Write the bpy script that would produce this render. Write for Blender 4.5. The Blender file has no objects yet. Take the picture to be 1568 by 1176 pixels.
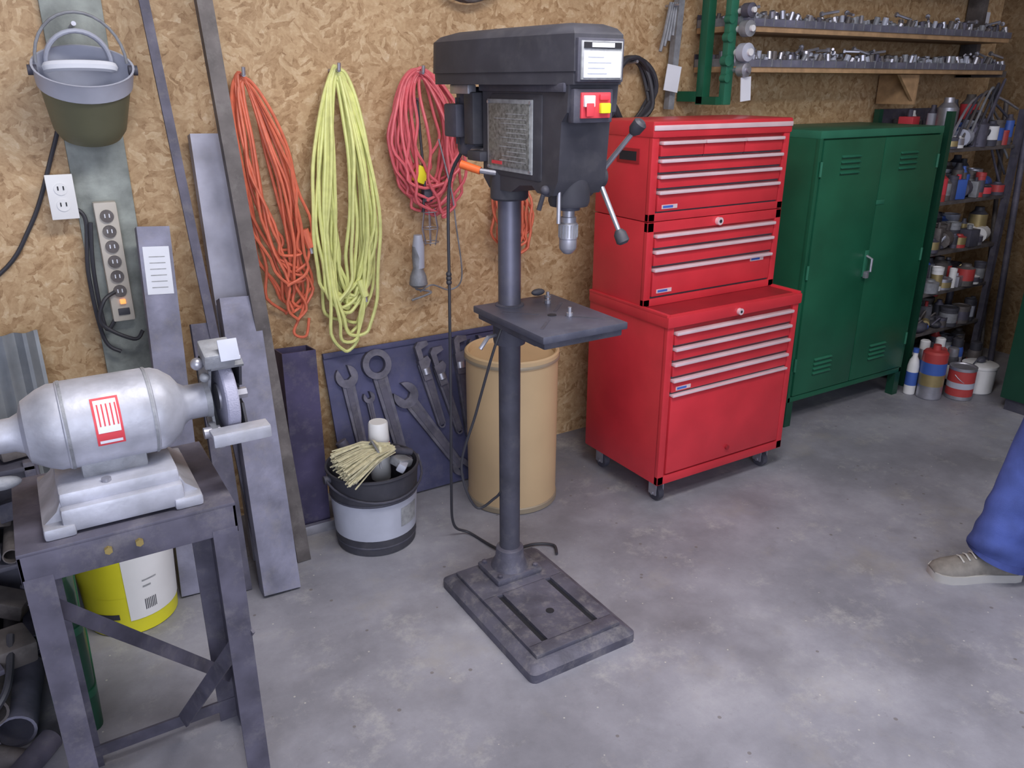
import bpy, bmesh, math, random
from mathutils import Vector, Matrix, Euler, noise
random.seed(7)
R = random.uniform
scene = bpy.context.scene
scene.view_settings.view_transform = 'Standard'

# ---------------------------------------------------------------- materials
def nt(name):
    m = bpy.data.materials.new(name); m.use_nodes = True
    n = m.node_tree.nodes; l = m.node_tree.links
    return m, n, l, n['Principled BSDF']

def mat(name, col, rough=.5, metal=0.0, var=.18, scale=9, bump=0.0, bscale=80, spec=.5, emit=0, dust=0.0):
    m, n, l, p = nt(name)
    tc = n.new('ShaderNodeTexCoord')
    nz = n.new('ShaderNodeTexNoise'); nz.inputs['Scale'].default_value = scale; nz.inputs['Detail'].default_value = 4
    l.new(tc.outputs['Object'], nz.inputs['Vector'])
    r = n.new('ShaderNodeValToRGB')
    r.color_ramp.elements[0].position = .3; r.color_ramp.elements[1].position = .7
    r.color_ramp.elements[0].color = tuple(c*(1-var) for c in col)+(1,)
    r.color_ramp.elements[1].color = tuple(min(1, c*(1+var)) for c in col)+(1,)
    l.new(nz.outputs['Fac'], r.inputs['Fac'])
    out = r.outputs['Color']
    if dust:
        dz = n.new('ShaderNodeTexNoise'); dz.inputs['Scale'].default_value = 17; dz.inputs['Detail'].default_value = 8; dz.inputs['Roughness'].default_value = .75
        l.new(tc.outputs['Object'], dz.inputs['Vector'])
        mr = n.new('ShaderNodeMapRange'); mr.inputs['From Min'].default_value = .5; mr.inputs['From Max'].default_value = .72; mr.inputs['To Max'].default_value = dust
        l.new(dz.outputs['Fac'], mr.inputs['Value'])
        mx = n.new('ShaderNodeMix'); mx.data_type = 'RGBA'
        l.new(mr.outputs['Result'], mx.inputs['Factor']); l.new(out, mx.inputs['A']); mx.inputs['B'].default_value = (.34, .32, .31, 1)
        out = mx.outputs['Result']
        m4 = n.new('ShaderNodeMapRange'); m4.inputs['To Min'].default_value = rough; m4.inputs['To Max'].default_value = min(1, rough+.35)
        l.new(dz.outputs['Fac'], m4.inputs['Value']); l.new(m4.outputs['Result'], p.inputs['Roughness'])
    else:
        p.inputs['Roughness'].default_value = rough
    l.new(out, p.inputs['Base Color'])
    p.inputs['Metallic'].default_value = metal
    p.inputs['Specular IOR Level'].default_value = spec
    if emit:
        p.inputs['Emission Color'].default_value = tuple(col)+(1,)
        p.inputs['Emission Strength'].default_value = emit
    if bump:
        n2 = n.new('ShaderNodeTexNoise'); n2.inputs['Scale'].default_value = bscale; n2.inputs['Detail'].default_value = 4
        l.new(tc.outputs['Object'], n2.inputs['Vector'])
        b = n.new('ShaderNodeBump'); b.inputs['Strength'].default_value = bump; b.inputs['Distance'].default_value = .01
        l.new(n2.outputs['Fac'], b.inputs['Height']); l.new(b.outputs['Normal'], p.inputs['Normal'])
    return m

def osb(name, gain=1.0, ax='y'):
    m, n, l, p = nt(name)
    tc = n.new('ShaderNodeTexCoord')
    def warp(scale, amt, src):
        dn = n.new('ShaderNodeTexNoise'); dn.inputs['Scale'].default_value = scale; dn.inputs['Detail'].default_value = 4
        l.new(src, dn.inputs['Vector'])
        sb = n.new('ShaderNodeVectorMath'); sb.operation = 'SUBTRACT'; sb.inputs[1].default_value = (.5, .5, .5); l.new(dn.outputs['Color'], sb.inputs[0])
        sc = n.new('ShaderNodeVectorMath'); sc.operation = 'SCALE'; sc.inputs['Scale'].default_value = amt; l.new(sb.outputs[0], sc.inputs[0])
        ad = n.new('ShaderNodeVectorMath'); ad.operation = 'ADD'; l.new(src, ad.inputs[0]); l.new(sc.outputs[0], ad.inputs[1])
        return ad.outputs[0]
    wv = warp(34, .035, tc.outputs['Object'])
    outs = []
    for i, (a, sc) in enumerate([(.5, (19, 19, 62)), (-.75, (18, 18, 66)), (1.4, (22, 22, 70)), (.05, (17, 17, 60))]):
        mp = n.new('ShaderNodeMapping'); mp.inputs['Rotation'].default_value = (0, a, 0) if ax == 'y' else (a, 0, 0)
        mp2 = n.new('ShaderNodeMapping'); mp2.inputs['Scale'].default_value = sc
        l.new(wv, mp.inputs['Vector']); l.new(mp.outputs['Vector'], mp2.inputs['Vector'])
        v = n.new('ShaderNodeTexVoronoi'); v.inputs['Scale'].default_value = 1.0
        l.new(mp2.outputs['Vector'], v.inputs['Vector'])
        s = n.new('ShaderNodeSeparateColor'); l.new(v.outputs['Color'], s.inputs['Color'])
        g = n.new('ShaderNodeTexNoise'); g.inputs['Scale'].default_value = 3.5; g.inputs['Detail'].default_value = 4; l.new(mp2.outputs['Vector'], g.inputs['Vector'])
        mm = n.new('ShaderNodeMix'); mm.inputs['Factor'].default_value = .5; l.new(s.outputs['Red'], mm.inputs['A']); l.new(g.outputs['Fac'], mm.inputs['B'])
        outs.append(mm.outputs['Result'])
    sel = n.new('ShaderNodeTexVoronoi'); sel.inputs['Scale'].default_value = 21
    wv2 = warp(12, .10, tc.outputs['Object']); l.new(wv2, sel.inputs['Vector'])
    ss = n.new('ShaderNodeSeparateColor'); l.new(sel.outputs['Color'], ss.inputs['Color'])
    cur = outs[0]
    for k, th in enumerate((.3, .55, .78)):
        g1 = n.new('ShaderNodeMath'); g1.operation = 'GREATER_THAN'; g1.inputs[1].default_value = th; l.new(ss.outputs['Green'], g1.inputs[0])
        m1 = n.new('ShaderNodeMix'); l.new(g1.outputs[0], m1.inputs['Factor']); l.new(cur, m1.inputs['A']); l.new(outs[k+1], m1.inputs['B']); cur = m1.outputs['Result']
    fn = n.new('ShaderNodeTexNoise'); fn.inputs['Scale'].default_value = 45; fn.inputs['Detail'].default_value = 8; fn.inputs['Roughness'].default_value = .7
    l.new(tc.outputs['Object'], fn.inputs['Vector'])
    m3 = n.new('ShaderNodeMix'); m3.inputs['Factor'].default_value = .48
    l.new(cur, m3.inputs['A']); l.new(fn.outputs['Fac'], m3.inputs['B'])
    r = n.new('ShaderNodeValToRGB')
    cr = [(.22, (.14, .075, .033)), (.33, (.32, .185, .085)), (.43, (.44, .28, .145)), (.56, (.53, .36, .20)), (.67, (.62, .455, .28)), (.78, (.72, .60, .45))]
    while len(r.color_ramp.elements) < len(cr): r.color_ramp.elements.new(.5)
    for e, (q, c) in zip(r.color_ramp.elements, cr):
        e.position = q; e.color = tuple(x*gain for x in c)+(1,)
    l.new(m3.outputs['Result'], r.inputs['Fac'])
    big = n.new('ShaderNodeTexNoise'); big.inputs['Scale'].default_value = 2.2; big.inputs['Detail'].default_value = 3
    l.new(tc.outputs['Object'], big.inputs['Vector'])
    br = n.new('ShaderNodeMapRange'); br.inputs['To Min'].default_value = .70; br.inputs['To Max'].default_value = 1.2
    l.new(big.outputs['Fac'], br.inputs['Value'])
    vm = n.new('ShaderNodeVectorMath'); vm.operation = 'SCALE'
    l.new(r.outputs['Color'], vm.inputs[0]); l.new(br.outputs['Result'], vm.inputs['Scale'])
    l.new(vm.outputs[0], p.inputs['Base Color'])
    p.inputs['Roughness'].default_value = .55
    b = n.new('ShaderNodeBump'); b.inputs['Strength'].default_value = .3; b.inputs['Distance'].default_value = .003
    l.new(m3.outputs['Result'], b.inputs['Height']); l.new(b.outputs['Normal'], p.inputs['Normal'])
    return m

def concrete():
    m, n, l, p = nt('concrete_floor')
    tc = n.new('ShaderNodeTexCoord')
    def noi(s, d=6, rough=.6, off=0):
        z = n.new('ShaderNodeTexNoise'); z.inputs['Scale'].default_value = s; z.inputs['Detail'].default_value = d
        z.inputs['Roughness'].default_value = rough
        mp = n.new('ShaderNodeMapping'); mp.inputs['Location'].default_value = (off, off*.7, 0)
        l.new(tc.outputs['Object'], mp.inputs['Vector']); l.new(mp.outputs['Vector'], z.inputs['Vector']); return z
    def rng(src, a, b_, t):
        mr = n.new('ShaderNodeMapRange'); mr.inputs['From Min'].default_value = a; mr.inputs['From Max'].default_value = b_; mr.inputs['To Max'].default_value = t
        l.new(src, mr.inputs['Value']); return mr.outputs['Result']
    def mix(f, a, c):
        x = n.new('ShaderNodeMix'); x.data_type = 'RGBA'; l.new(f, x.inputs['Factor']); l.new(a, x.inputs['A']); x.inputs['B'].default_value = c+(1,); return x.outputs['Result']
    a = noi(1.4, 9, .68)
    r = n.new('ShaderNodeValToRGB')
    cs = [(.30, (.16, .16, .19)), (.44, (.22, .22, .26)), (.55, (.285, .285, .335)), (.72, (.40, .40, .45))]
    while len(r.color_ramp.elements) < 4: r.color_ramp.elements.new(.5)
    for e, (q, c) in zip(r.color_ramp.elements, cs): e.position = q; e.color = c+(1,)
    l.new(a.outputs['Fac'], r.inputs['Fac'])
    c = mix(rng(noi(2.1, 6, .6, 3).outputs['Fac'], .50, .72, .6), r.outputs['Color'], (.12, .115, .13))
    c = mix(rng(noi(2.6, 6, .7, 11).outputs['Fac'], .54, .76, .6), c, (.31, .285, .25))
    c = mix(rng(noi(5, 9, .8, 5).outputs['Fac'], .54, .74, .7), c, (.48, .47, .46))
    c = mix(rng(noi(26, 9, .8, 8).outputs['Fac'], .58, .72, .5), c, (.13, .125, .13))
    v = n.new('ShaderNodeTexVoronoi'); v.inputs['Scale'].default_value = 11
    l.new(tc.outputs['Object'], v.inputs['Vector'])
    lt = n.new('ShaderNodeMath'); lt.operation = 'LESS_THAN'; lt.inputs[1].default_value = .06; l.new(v.outputs['Distance'], lt.inputs[0])
    mm = n.new('ShaderNodeMath'); mm.operation = 'MULTIPLY'; mm.inputs[1].default_value = .55; l.new(lt.outputs[0], mm.inputs[0])
    c = mix(mm.outputs[0], c, (.10, .08, .065))
    v2 = n.new('ShaderNodeTexVoronoi'); v2.inputs['Scale'].default_value = 19
    l.new(tc.outputs['Object'], v2.inputs['Vector'])
    lt2 = n.new('ShaderNodeMath'); lt2.operation = 'LESS_THAN'; lt2.inputs[1].default_value = .05; l.new(v2.outputs['Distance'], lt2.inputs[0])
    mm2 = n.new('ShaderNodeMath'); mm2.operation = 'MULTIPLY'; mm2.inputs[1].default_value = .6; l.new(lt2.outputs[0], mm2.inputs[0])
    c = mix(mm2.outputs[0], c, (.6, .58, .53))
    l.new(c, p.inputs['Base Color'])
    p.inputs['Roughness'].default_value = .5
    b = n.new('ShaderNodeBump'); b.inputs['Strength'].default_value = .15; b.inputs['Distance'].default_value = .01
    l.new(noi(12, 8, .75).outputs['Fac'], b.inputs['Height']); l.new(b.outputs['Normal'], p.inputs['Normal'])
    return m

OSB = osb('osb_back'); OSBR_DIM = osb('osb_right_dimmed', .5, 'x'); CONC = concrete()  # right wall's dimmer light is put into its board colour
RED = mat('red_enamel', (.54, .03, .044), .34, var=.12, scale=6)
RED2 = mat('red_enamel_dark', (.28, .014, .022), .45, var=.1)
CHROME_GLINT = mat('chrome_trim_pink_glint', (.85, .66, .72), .22, .35, var=.08)  # pinkish highlight of the trims put into their base colour
STEEL = mat('worn_steel', (.42, .42, .48), .38, .7, var=.2, scale=20)
BLUESTEEL = mat('bluish_tube_steel', (.20, .20, .27), .42, .45, var=.3, scale=12, bump=.1, dust=.35)
DARKSTEEL = mat('dark_steel', (.105, .10, .14), .45, .4, var=.3, scale=15, dust=.3)
BROWNSTEEL = mat('brown_steel', (.13, .115, .115), .45, .4, var=.3, scale=15, dust=.35)
PURPLE = mat('purple_dark_steel', (.065, .055, .12), .4, .3, var=.3, scale=8, dust=.2)
BLK = mat('black_paint', (.042, .042, .056), .42, var=.2, dust=.07)
BLK2 = mat('black_cast', (.06, .06, .085), .45, .1, var=.25, scale=12, bump=.1, dust=.12)
BLK3 = mat('pit_black', (.012, .012, .018), .8)
BASEM = mat('base_cast_grey', (.10, .098, .135), .42, .25, var=.35, scale=10, bump=.15, dust=.5)
TABLEM = mat('drill_table_iron', (.10, .105, .15), .33, .5, var=.2, dust=.15)
ALU = mat('aluminium_paint', (.44, .45, .52), .36, .45, var=.25, scale=14, bump=.15, bscale=30, dust=.25)
ALU2 = mat('grey_cast', (.27, .28, .31), .48, .4, var=.25, scale=25, bump=.2, dust=.3)
WHITE = mat('white_plastic', (.76, .76, .78), .45, var=.04)
PAPER = mat('paper_label', (.72, .74, .82), .7, var=.05)
LREDM = mat('label_red', (.62, .05, .07), .5, var=.05)
LGREY = mat('label_grey', (.30, .31, .33), .45, var=.25, scale=60)
YEL = mat('yellow_plastic', (.72, .68, .03), .4, var=.06)
YCORD = mat('yellow_cord', (.68, .70, .27), .5, var=.12, scale=30)
OCORD = mat('orange_cord', (.66, .155, .085), .5, var=.14, scale=30)
RCORD = mat('red_cord', (.66, .125, .15), .5, var=.14, scale=30)
BCORD = mat('black_cord', (.035, .035, .045), .5)
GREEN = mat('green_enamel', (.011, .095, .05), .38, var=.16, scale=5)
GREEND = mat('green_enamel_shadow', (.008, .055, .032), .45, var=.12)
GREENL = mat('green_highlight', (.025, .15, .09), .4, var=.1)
WOOD = mat('tan_wood', (.45, .28, .15), .6, var=.2, scale=25)
DRUM = mat('fiber_drum_tan', (.56, .40, .23), .55, var=.08, scale=4)
DRUMB = mat('drum_rim', (.36, .30, .22), .45, .3, var=.1)
BOARD = mat('grey_green_board', (.26, .285, .27), .6, var=.35, scale=14, bump=.2)
OLIVE = mat('olive_plastic', (.135, .135, .085), .45, var=.08)
PALE = mat('pale_blue_grey', (.42, .44, .53), .45, var=.12)
STRIP = mat('beige_strip', (.50, .46, .41), .5, var=.06)
ORNG = mat('orange_grip', (.85, .16, .04), .4, var=.05)
LAMP = mat('orange_neon', (1, .35, .1), .4, var=.05, emit=1.0)
STRAW = mat('straw', (.62, .58, .40), .7, var=.2, scale=60)
PANEL = mat('blue_panel', (.06, .062, .135), .5, .2, var=.35, scale=7, dust=.12)
WRN = mat('wrench_steel', (.15, .145, .19), .4, .55, var=.3, scale=25, dust=.3)
DENIM = mat('denim', (.055, .085, .30), .85, var=.3, scale=11, bump=.25, bscale=400)
DENIM2 = mat('denim_hem', (.035, .055, .21), .85, var=.2, scale=30)
SHIRT = mat('grey_shirt', (.22, .24, .27), .85, var=.1)
SKIN = mat('skin', (.62, .38, .28), .55, var=.05)
HAIR = mat('hair', (.09, .055, .03), .8, var=.3, scale=60)
SHOE = mat('shoe_suede', (.19, .175, .16), .8, var=.2, scale=40)
SOLE = mat('shoe_sole', (.42, .41, .40), .7, var=.1)
BLUE = mat('blue_label', (.05, .12, .45), .45, var=.1)
CORR = mat('galvanised', (.24, .26, .29), .45, .4, var=.25, dust=.2)
LIGHTM = mat('lamp_tube', (1, .98, .95), .4, var=0, emit=6)
CEIL = mat('ceiling_white', (.55, .53, .50), .8)
TRED = mat('tin_red', (.42, .05, .05), .4, var=.1)
COL = mat('column_polished', (.15, .15, .20), .3, .7, var=.25, dust=.15)
PLATE = mat('nameplate', (.20, .21, .21), .4, .3, var=.5, scale=120)
LTUBE = mat('light_tube_steel', (.30, .30, .37), .38, .5, var=.25, dust=.25)
BRASS = mat('brass_bolt', (.35, .27, .10), .4, .6)
WHEEL = mat('grinding_wheel', (.34, .34, .45), .7, var=.1, bump=.3, bscale=300)
GOLD = mat('gold_tin', (.42, .33, .16), .4, .5)

# ---------------------------------------------------------------- builder
class B:
    def __init__(s, name):
        s.name = name; s.v = []; s.f = []; s.fm = []; s.mats = []; s.M = Matrix.Identity(4)
    def add(s, vs, fs, m):
        if m not in s.mats: s.mats.append(m)
        i = s.mats.index(m); o = len(s.v)
        s.v += [tuple(s.M @ Vector(v)) for v in vs]
        for f in fs: s.f.append([o+k for k in f]); s.fm.append(i)
    def box(s, c, d, m, rot=(0, 0, 0), bev=0, seg=2):
        bm = bmesh.new(); bmesh.ops.create_cube(bm, size=1)
        for v in bm.verts: v.co = Vector((v.co.x*d[0], v.co.y*d[1], v.co.z*d[2]))
        if bev: bmesh.ops.bevel(bm, geom=list(bm.edges), offset=bev, segments=seg, affect='EDGES', profile=.6)
        T = Matrix.Translation(c) @ Euler(rot).to_matrix().to_4x4()
        bm.verts.index_update()
        s.add([T @ v.co for v in bm.verts], [[v.index for v in f.verts] for f in bm.faces], m); bm.free()
    def bx(s, x0, x1, y0, y1, z0, z1, m, bev=0):
        s.box(((x0+x1)/2, (y0+y1)/2, (z0+z1)/2), (abs(x1-x0), abs(y1-y0), abs(z1-z0)), m, bev=bev)
    def loft(s, rings, m, cap=True, closed=True):
        n = len(rings[0]); vs = [p for r in rings for p in r]; fs = []
        for i in range(len(rings)-1):
            for j in range(n if closed else n-1):
                k = (j+1) % n
                fs.append([i*n+j, i*n+k, (i+1)*n+k, (i+1)*n+j])
        if cap:
            fs.append(list(range(n))[::-1]); fs.append([(len(rings)-1)*n+j for j in range(n)])
        s.add(vs, fs, m)
    def lathe(s, prof, m, c=(0, 0, 0), ax='z', seg=32, sx=1, sy=1, cap=True, rot=None):
        rings = []
        for r, h in prof:
            ring = []
            for j in range(seg):
                a = 2*math.pi*j/seg; x, y = max(r, 1e-4)*math.cos(a)*sx, max(r, 1e-4)*math.sin(a)*sy
                if ax == 'z': p = Vector((x, y, h))
                elif ax == 'x': p = Vector((h, x, y))
                else: p = Vector((y, h, x))
                if rot: p = Euler(rot).to_matrix() @ p
                ring.append(p+Vector(c))
            rings.append(ring)
        s.loft(rings, m, cap)
    def tube(s, pts, r, m, seg=8, cap=True):
        pts = [Vector(p) for p in pts]; n = len(pts)
        t0 = (pts[1]-pts[0]).normalized()
        u = t0.orthogonal().normalized(); rings = []
        for i, p in enumerate(pts):
            t = (pts[min(i+1, n-1)]-pts[max(i-1, 0)])
            t = t.normalized() if t.length > 1e-9 else t0
            u = (u-t*u.dot(t)); u = u.normalized() if u.length > 1e-6 else t.orthogonal().normalized()
            w = t.cross(u); rr = r[i] if isinstance(r, (list, tuple)) else r
            rings.append([p+(u*math.cos(2*math.pi*j/seg)+w*math.sin(2*math.pi*j/seg))*rr for j in range(seg)])
        s.loft(rings, m, cap)
    def cyl(s, a, b, r, m, r2=None, seg=24):
        s.tube([a, b], [r, r if r2 is None else r2], m, seg)
    def pipe(s, a, b, r, m, seg=20):
        a = Vector(a); b = Vector(b); t = (b-a).normalized(); u = t.orthogonal().normalized(); w = t.cross(u)
        def ring(p, q): return [p+(u*math.cos(math.tau*j/seg)+w*math.sin(math.tau*j/seg))*q for j in range(seg)]
        s.loft([ring(a, r), ring(b, r), ring(b, r*.85), ring(a, r*.85), ring(a, r)], m, cap=False)
    def prism(s, pts, ax, lo, hi, m):
        def P(q, h):
            if ax == 'x': return (h, q[0], q[1])
            if ax == 'y': return (q[0], h, q[1])
            return (q[0], q[1], h)
        s.loft([[P(q, lo) for q in pts], [P(q, hi) for q in pts]], m)
    def beam(s, a, b, sec, m, w=(1, 0, 0), inner=None):
        a = Vector(a); b = Vector(b); t = (b-a).normalized(); w = Vector(w); w = (w-t*w.dot(t)).normalized(); d = t.cross(w)
        o = [[p+w*x+d*y for x, y in sec] for p in (a, b)]
        if not inner: s.loft(o, m); return
        i_ = [[p+w*x+d*y for x, y in inner] for p in (b, a)]
        s.loft([o[0], o[1], i_[0], i_[1], o[0]], m, cap=False)
    def sphere(s, c, r, m, seg=20, rot=None):
        if not isinstance(r, (tuple, list)): r = (r, r, r)
        rings = []
        for i in range(11):
            a = math.pi*i/10; rr = max(math.sin(a), 1e-3); ring = []
            for j in range(seg):
                q = 2*math.pi*j/seg; p = Vector((rr*math.cos(q)*r[0], rr*math.sin(q)*r[1], -math.cos(a)*r[2]))
                if rot: p = Euler(rot).to_matrix() @ p
                ring.append(p+Vector(c))
            rings.append(ring)
        s.loft(rings, m)
    def done(s, angle=35, fix=True):
        me = bpy.data.meshes.new(s.name); me.from_pydata(s.v, [], s.f)
        for m in s.mats: me.materials.append(m)
        me.polygons.foreach_set('material_index', s.fm)
        bm = bmesh.new(); bm.from_mesh(me)
        if fix: bmesh.ops.recalc_face_normals(bm, faces=bm.faces)
        bm.to_mesh(me); bm.free()
        me.shade_smooth(); me.set_sharp_from_angle(angle=math.radians(angle)); me.update()
        o = bpy.data.objects.new(s.name, me); scene.collection.objects.link(o)
        return o

def rect(w, d): return [(-w/2, -d/2), (w/2, -d/2), (w/2, d/2), (-w/2, d/2)]
def spline(pts, n=8):
    pts = [Vector(p) for p in pts]; out = []
    P = [pts[0]]+pts+[pts[-1]]
    for i in range(1, len(P)-2):
        for k in range(n):
            t = k/n; a, b, c, d = P[i-1:i+3]
            out.append(.5*((2*b)+(c-a)*t+(2*a-5*b+4*c-d)*t*t+(3*b-a-3*c+d)*t**3))
    out.append(pts[-1]); return out

WY = 2.72
# ---------------------------------------------------------------- room shell
b = B('floor'); b.bx(-2.5, 4.9, -3.5, WY+.1, -.1, 0, CONC); b.done()
b = B('wall_back'); b.bx(-2.5, 4.9, WY, WY+.1, 0, 2.7, OSB); b.done()
b = B('wall_right'); b.bx(4.8, 4.9, -3.5, WY, 0, 2.7, OSBR_DIM); b.done()
b = B('ceiling'); b.bx(-2.5, 4.9, -3.5, WY+.1, 2.7, 2.8, CEIL); b.done()

# ---------------------------------------------------------------- red tool chest
b = B('rolling_tool_chest')
X0, X1 = 1.83, 2.49; YF, YB = 1.975, 2.42; UF = 2.11
b.bx(X0, X1, YF+.012, YB, .09, .70, RED, .004)
for x in (X0, X1-.03): b.bx(x, x+.03, YF, YF+.02, .09, .70, RED, .003)
b.bx(X0, X1, YF, YF+.02, .09, .125, RED, .003)
b.bx(X0-.006, X1+.006, YF-.008, YB, .695, .735, RED, .006)
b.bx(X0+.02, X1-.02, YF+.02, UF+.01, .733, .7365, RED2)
b.bx(X0-.006, X0+.01, YF, YB, .73, .742, RED, .003); b.bx(X1-.01, X1+.006, YF, YB, .73, .742, RED, .003)
def drawer(x0, x1, yf, z0, z1, m=RED):
    b.bx(x0, x1, yf, yf+.02, z0, z1-.014, m, .003)
    b.bx(x0, x1, yf-.012, yf+.012, z1-.013, z1-.001, CHROME_GLINT, .004)
    b.bx(x0, x1, yf+.006, yf+.016, z0-.006, z0, BLK)
LX0, LX1 = X0+.035, X1-.035
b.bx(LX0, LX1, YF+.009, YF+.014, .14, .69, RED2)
for z0, z1 in ((.628, .678), (.572, .62), (.512, .564), (.452, .504)): drawer(LX0, LX1, YF-.002, z0, z1)
b.bx(LX0, LX1, YF-.004, YF+.016, .132, .436, RED, .005); b.bx(LX0, LX1, YF-.014, YF+.01, .437, .446, CHROME_GLINT, .003)
b.cyl((2.17, YF-.012, .17), (2.17, YF+.01, .17), .009, RED2)
b.cyl((2.16, YF-.02, .712), (2.16, YF, .712), .012, CHROME_GLINT); b.cyl((2.16, YF-.021, .712), (2.16, YF-.015, .712), .005, BLK3)
b.bx(X0, X1, UF+.012, YB-.01, .735, 1.035, RED, .004)
b.bx(X0, X1, UF+.012, YB-.01, 1.037, 1.325, RED, .004)
for z0, z1 in ((.737, 1.035), (1.037, 1.325)):
    for x in (X0, X1-.03): b.bx(x, x+.03, UF, UF+.02, z0, z1, RED, .003)
    b.bx(X0, X1, UF, UF+.02, z0, z0+.028, RED, .003)
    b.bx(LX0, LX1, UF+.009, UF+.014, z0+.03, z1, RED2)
b.bx(X0, X1, UF, UF+.02, 1.0, 1.035, RED, .003)
b.bx(X0-.004, X1+.004, UF-.006, YB-.005, 1.312, 1.365, RED, .008)
b.bx(X0-.001, X1+.001, UF-.010, UF-.004, 1.335, 1.352, CHROME_GLINT, .003)  # bright reflection along the lid front, put in as a pale strip
b.cyl((2.16, UF-.014, 1.016), (2.16, UF, 1.016), .014, CHROME_GLINT); b.cyl((2.16, UF-.016, 1.016), (2.16, UF-.012, 1.016), .006, BLK3)
w3 = (LX1-LX0)/3
for i in range(3): drawer(LX0+i*w3+.002, LX0+(i+1)*w3-.002, UF-.002, 1.252, 1.302)
for z0, z1 in ((1.20, 1.244), (1.148, 1.192), (1.07, 1.14), (.945, .993), (.882, .937), (.772, .874)): drawer(LX0, LX1, UF-.002, z0, z1)
for x, z in ((1.92, 1.085), (1.92, .79), (2.38, .855), (1.92, .465)):
    yy = UF if z > .7 else YF
    b.bx(x-.035, x+.035, yy-.004, yy, z-.007, z+.007, CHROME_GLINT); b.bx(x-.03, x+.015, yy-.0045, yy-.003, z-.004, z+.004, BLUE)
b.bx(X0-.003, X0, 2.17, 2.29, 1.225, 1.275, RED2, .001)
b.bx(X0-.004, X0, 2.185, 2.275, 1.235, 1.265, BLK3)
for x, y in ((1.88, 2.03), (2.44, 2.03), (1.88, 2.36), (2.44, 2.36)):
    b.bx(x-.03, x+.03, y-.03, y+.03, .082, .092, STEEL)
    b.bx(x-.02, x-.015, y-.018, y+.022, .025, .085, STEEL); b.bx(x+.015, x+.02, y-.018, y+.022, .025, .085, STEEL)
    b.cyl((x-.012, y, .03), (x+.012, y, .03), .03, BLK2)
    b.cyl((x-.024, y, .03), (x+.024, y, .03), .006, STEEL, seg=10)
b.done()

# ---------------------------------------------------------------- green cabinet
b = B('green_locker_cabinet')
cx0, cx1, cy0, cy1, cz0, cz1 = 2.83, 3.665, 2.24, 2.69, .12, 1.30
b.bx(cx0, cx1, cy0+.02, cy1, cz0, cz1, GREEN, .004)
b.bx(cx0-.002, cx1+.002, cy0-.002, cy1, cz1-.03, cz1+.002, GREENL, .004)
b.bx(cx0-.001, cx0+.018, cy0, cy0+.02, cz0, cz1-.02, GREEN, .002); b.bx(cx1-.018, cx1+.001, cy0, cy0+.02, cz0, cz1-.02, GREEN, .002)
b.bx(cx0, cx1, cy0, cy0+.02, cz0, cz0+.025, GREEN, .002)
cm = (cx0+cx1)/2
for x0, x1 in ((cx0+.022, cm-.002), (cm+.002, cx1-.022)):
    b.bx(x0, x1, cy0-.006, cy0+.014, cz0+.03, cz1-.035, GREEN, .004)
    xc = (x0+x1)/2
    for zz in (1.16, .27):
        for k in range(4):
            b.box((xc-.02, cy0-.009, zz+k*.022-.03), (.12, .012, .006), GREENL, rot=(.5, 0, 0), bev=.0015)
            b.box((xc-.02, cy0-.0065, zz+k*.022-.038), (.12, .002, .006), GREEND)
for x in (cx0+.016, cx1-.016):
    for z in (.3, .72, 1.15): b.cyl((x, cy0-.006, z-.03), (x, cy0-.006, z+.03), .006, GREENL, seg=10)
b.bx(cm-.03, cm-.005, cy0-.012, cy0-.006, .66, .78, GREENL, .002)
b.tube([(cm-.018, cy0-.012, .755), (cm-.018, cy0-.04, .745), (cm-.018, cy0-.04, .69), (cm-.018, cy0-.012, .68)], .006, STEEL)
b.bx(cm-.028, cm-.008, cy0-.03, cy0-.012, .655, .682, STEEL, .003)
b.bx(cm-.006, cm+.05, cy0-.01, cy0-.006, .98, 1.0, GREENL, .002)
for x in (cx0+.02, cx1-.02):
    for y in (cy0+.02, cy1-.02): b.bx(x-.02, x+.02, y-.02, y+.02, 0, cz0, GREEND)
b.done()

# ---------------------------------------------------------------- drill press
b = B('drill_press')
bx0, bx1, by0, by1 = .93, 1.28, 1.42, 1.95
def rring(x0, x1, y0, y1, r, z, n=4):
    out = []
    for cx, cy, a0 in ((x1-r, y1-r, 0), (x0+r, y1-r, 90), (x0+r, y0+r, 180), (x1-r, y0+r, 270)):
        for k in range(n+1):
            a = math.radians(a0+90*k/n); out.append((cx+r*math.cos(a), cy+r*math.sin(a), z))
    return out
b.loft([rring(bx0, bx1, by0, by1, .02, 0), rring(bx0, bx1, by0, by1, .02, .026), rring(bx0+.022, bx1-.022, by0+.022, by1-.022, .02, .044)], BASEM)
ix0, ix1, iy0, iy1 = bx0+.035, bx1-.035, by0+.035, by1-.035
s1, s2, sy0, sy1 = ix0+.045, ix1-.065, 1.50, 1.74
b.bx(ix0, ix1, sy1, iy1, .042, .056, BASEM, .003)
b.bx(ix0, ix1, iy0, sy0, .042, .056, BASEM, .003)
b.bx(ix0, s1, sy0-.004, sy1+.004, .042, .056, BASEM); b.bx(s1+.02, s2, sy0-.004, sy1+.004, .042, .056, BASEM); b.bx(s2+.02, ix1, sy0-.004, sy1+.004, .042, .056, BASEM)
b.bx(s1, s1+.02, sy0, sy1, .040, .0455, BLK3); b.bx(s2, s2+.02, sy0, sy1, .040, .0455, BLK3)
b.cyl((1.105, 1.60, .05), (1.105, 1.60, .0575), .012, BLK3)
CX, CY = 1.115, 1.84
b.box((CX, CY, .066), (.16, .13, .022), BASEM, bev=.008)
b.lathe([(.062, .07), (.056, .085), (.045, .105), (.042, .14), (.034, .145)], BASEM, (CX, CY, 0))
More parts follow.
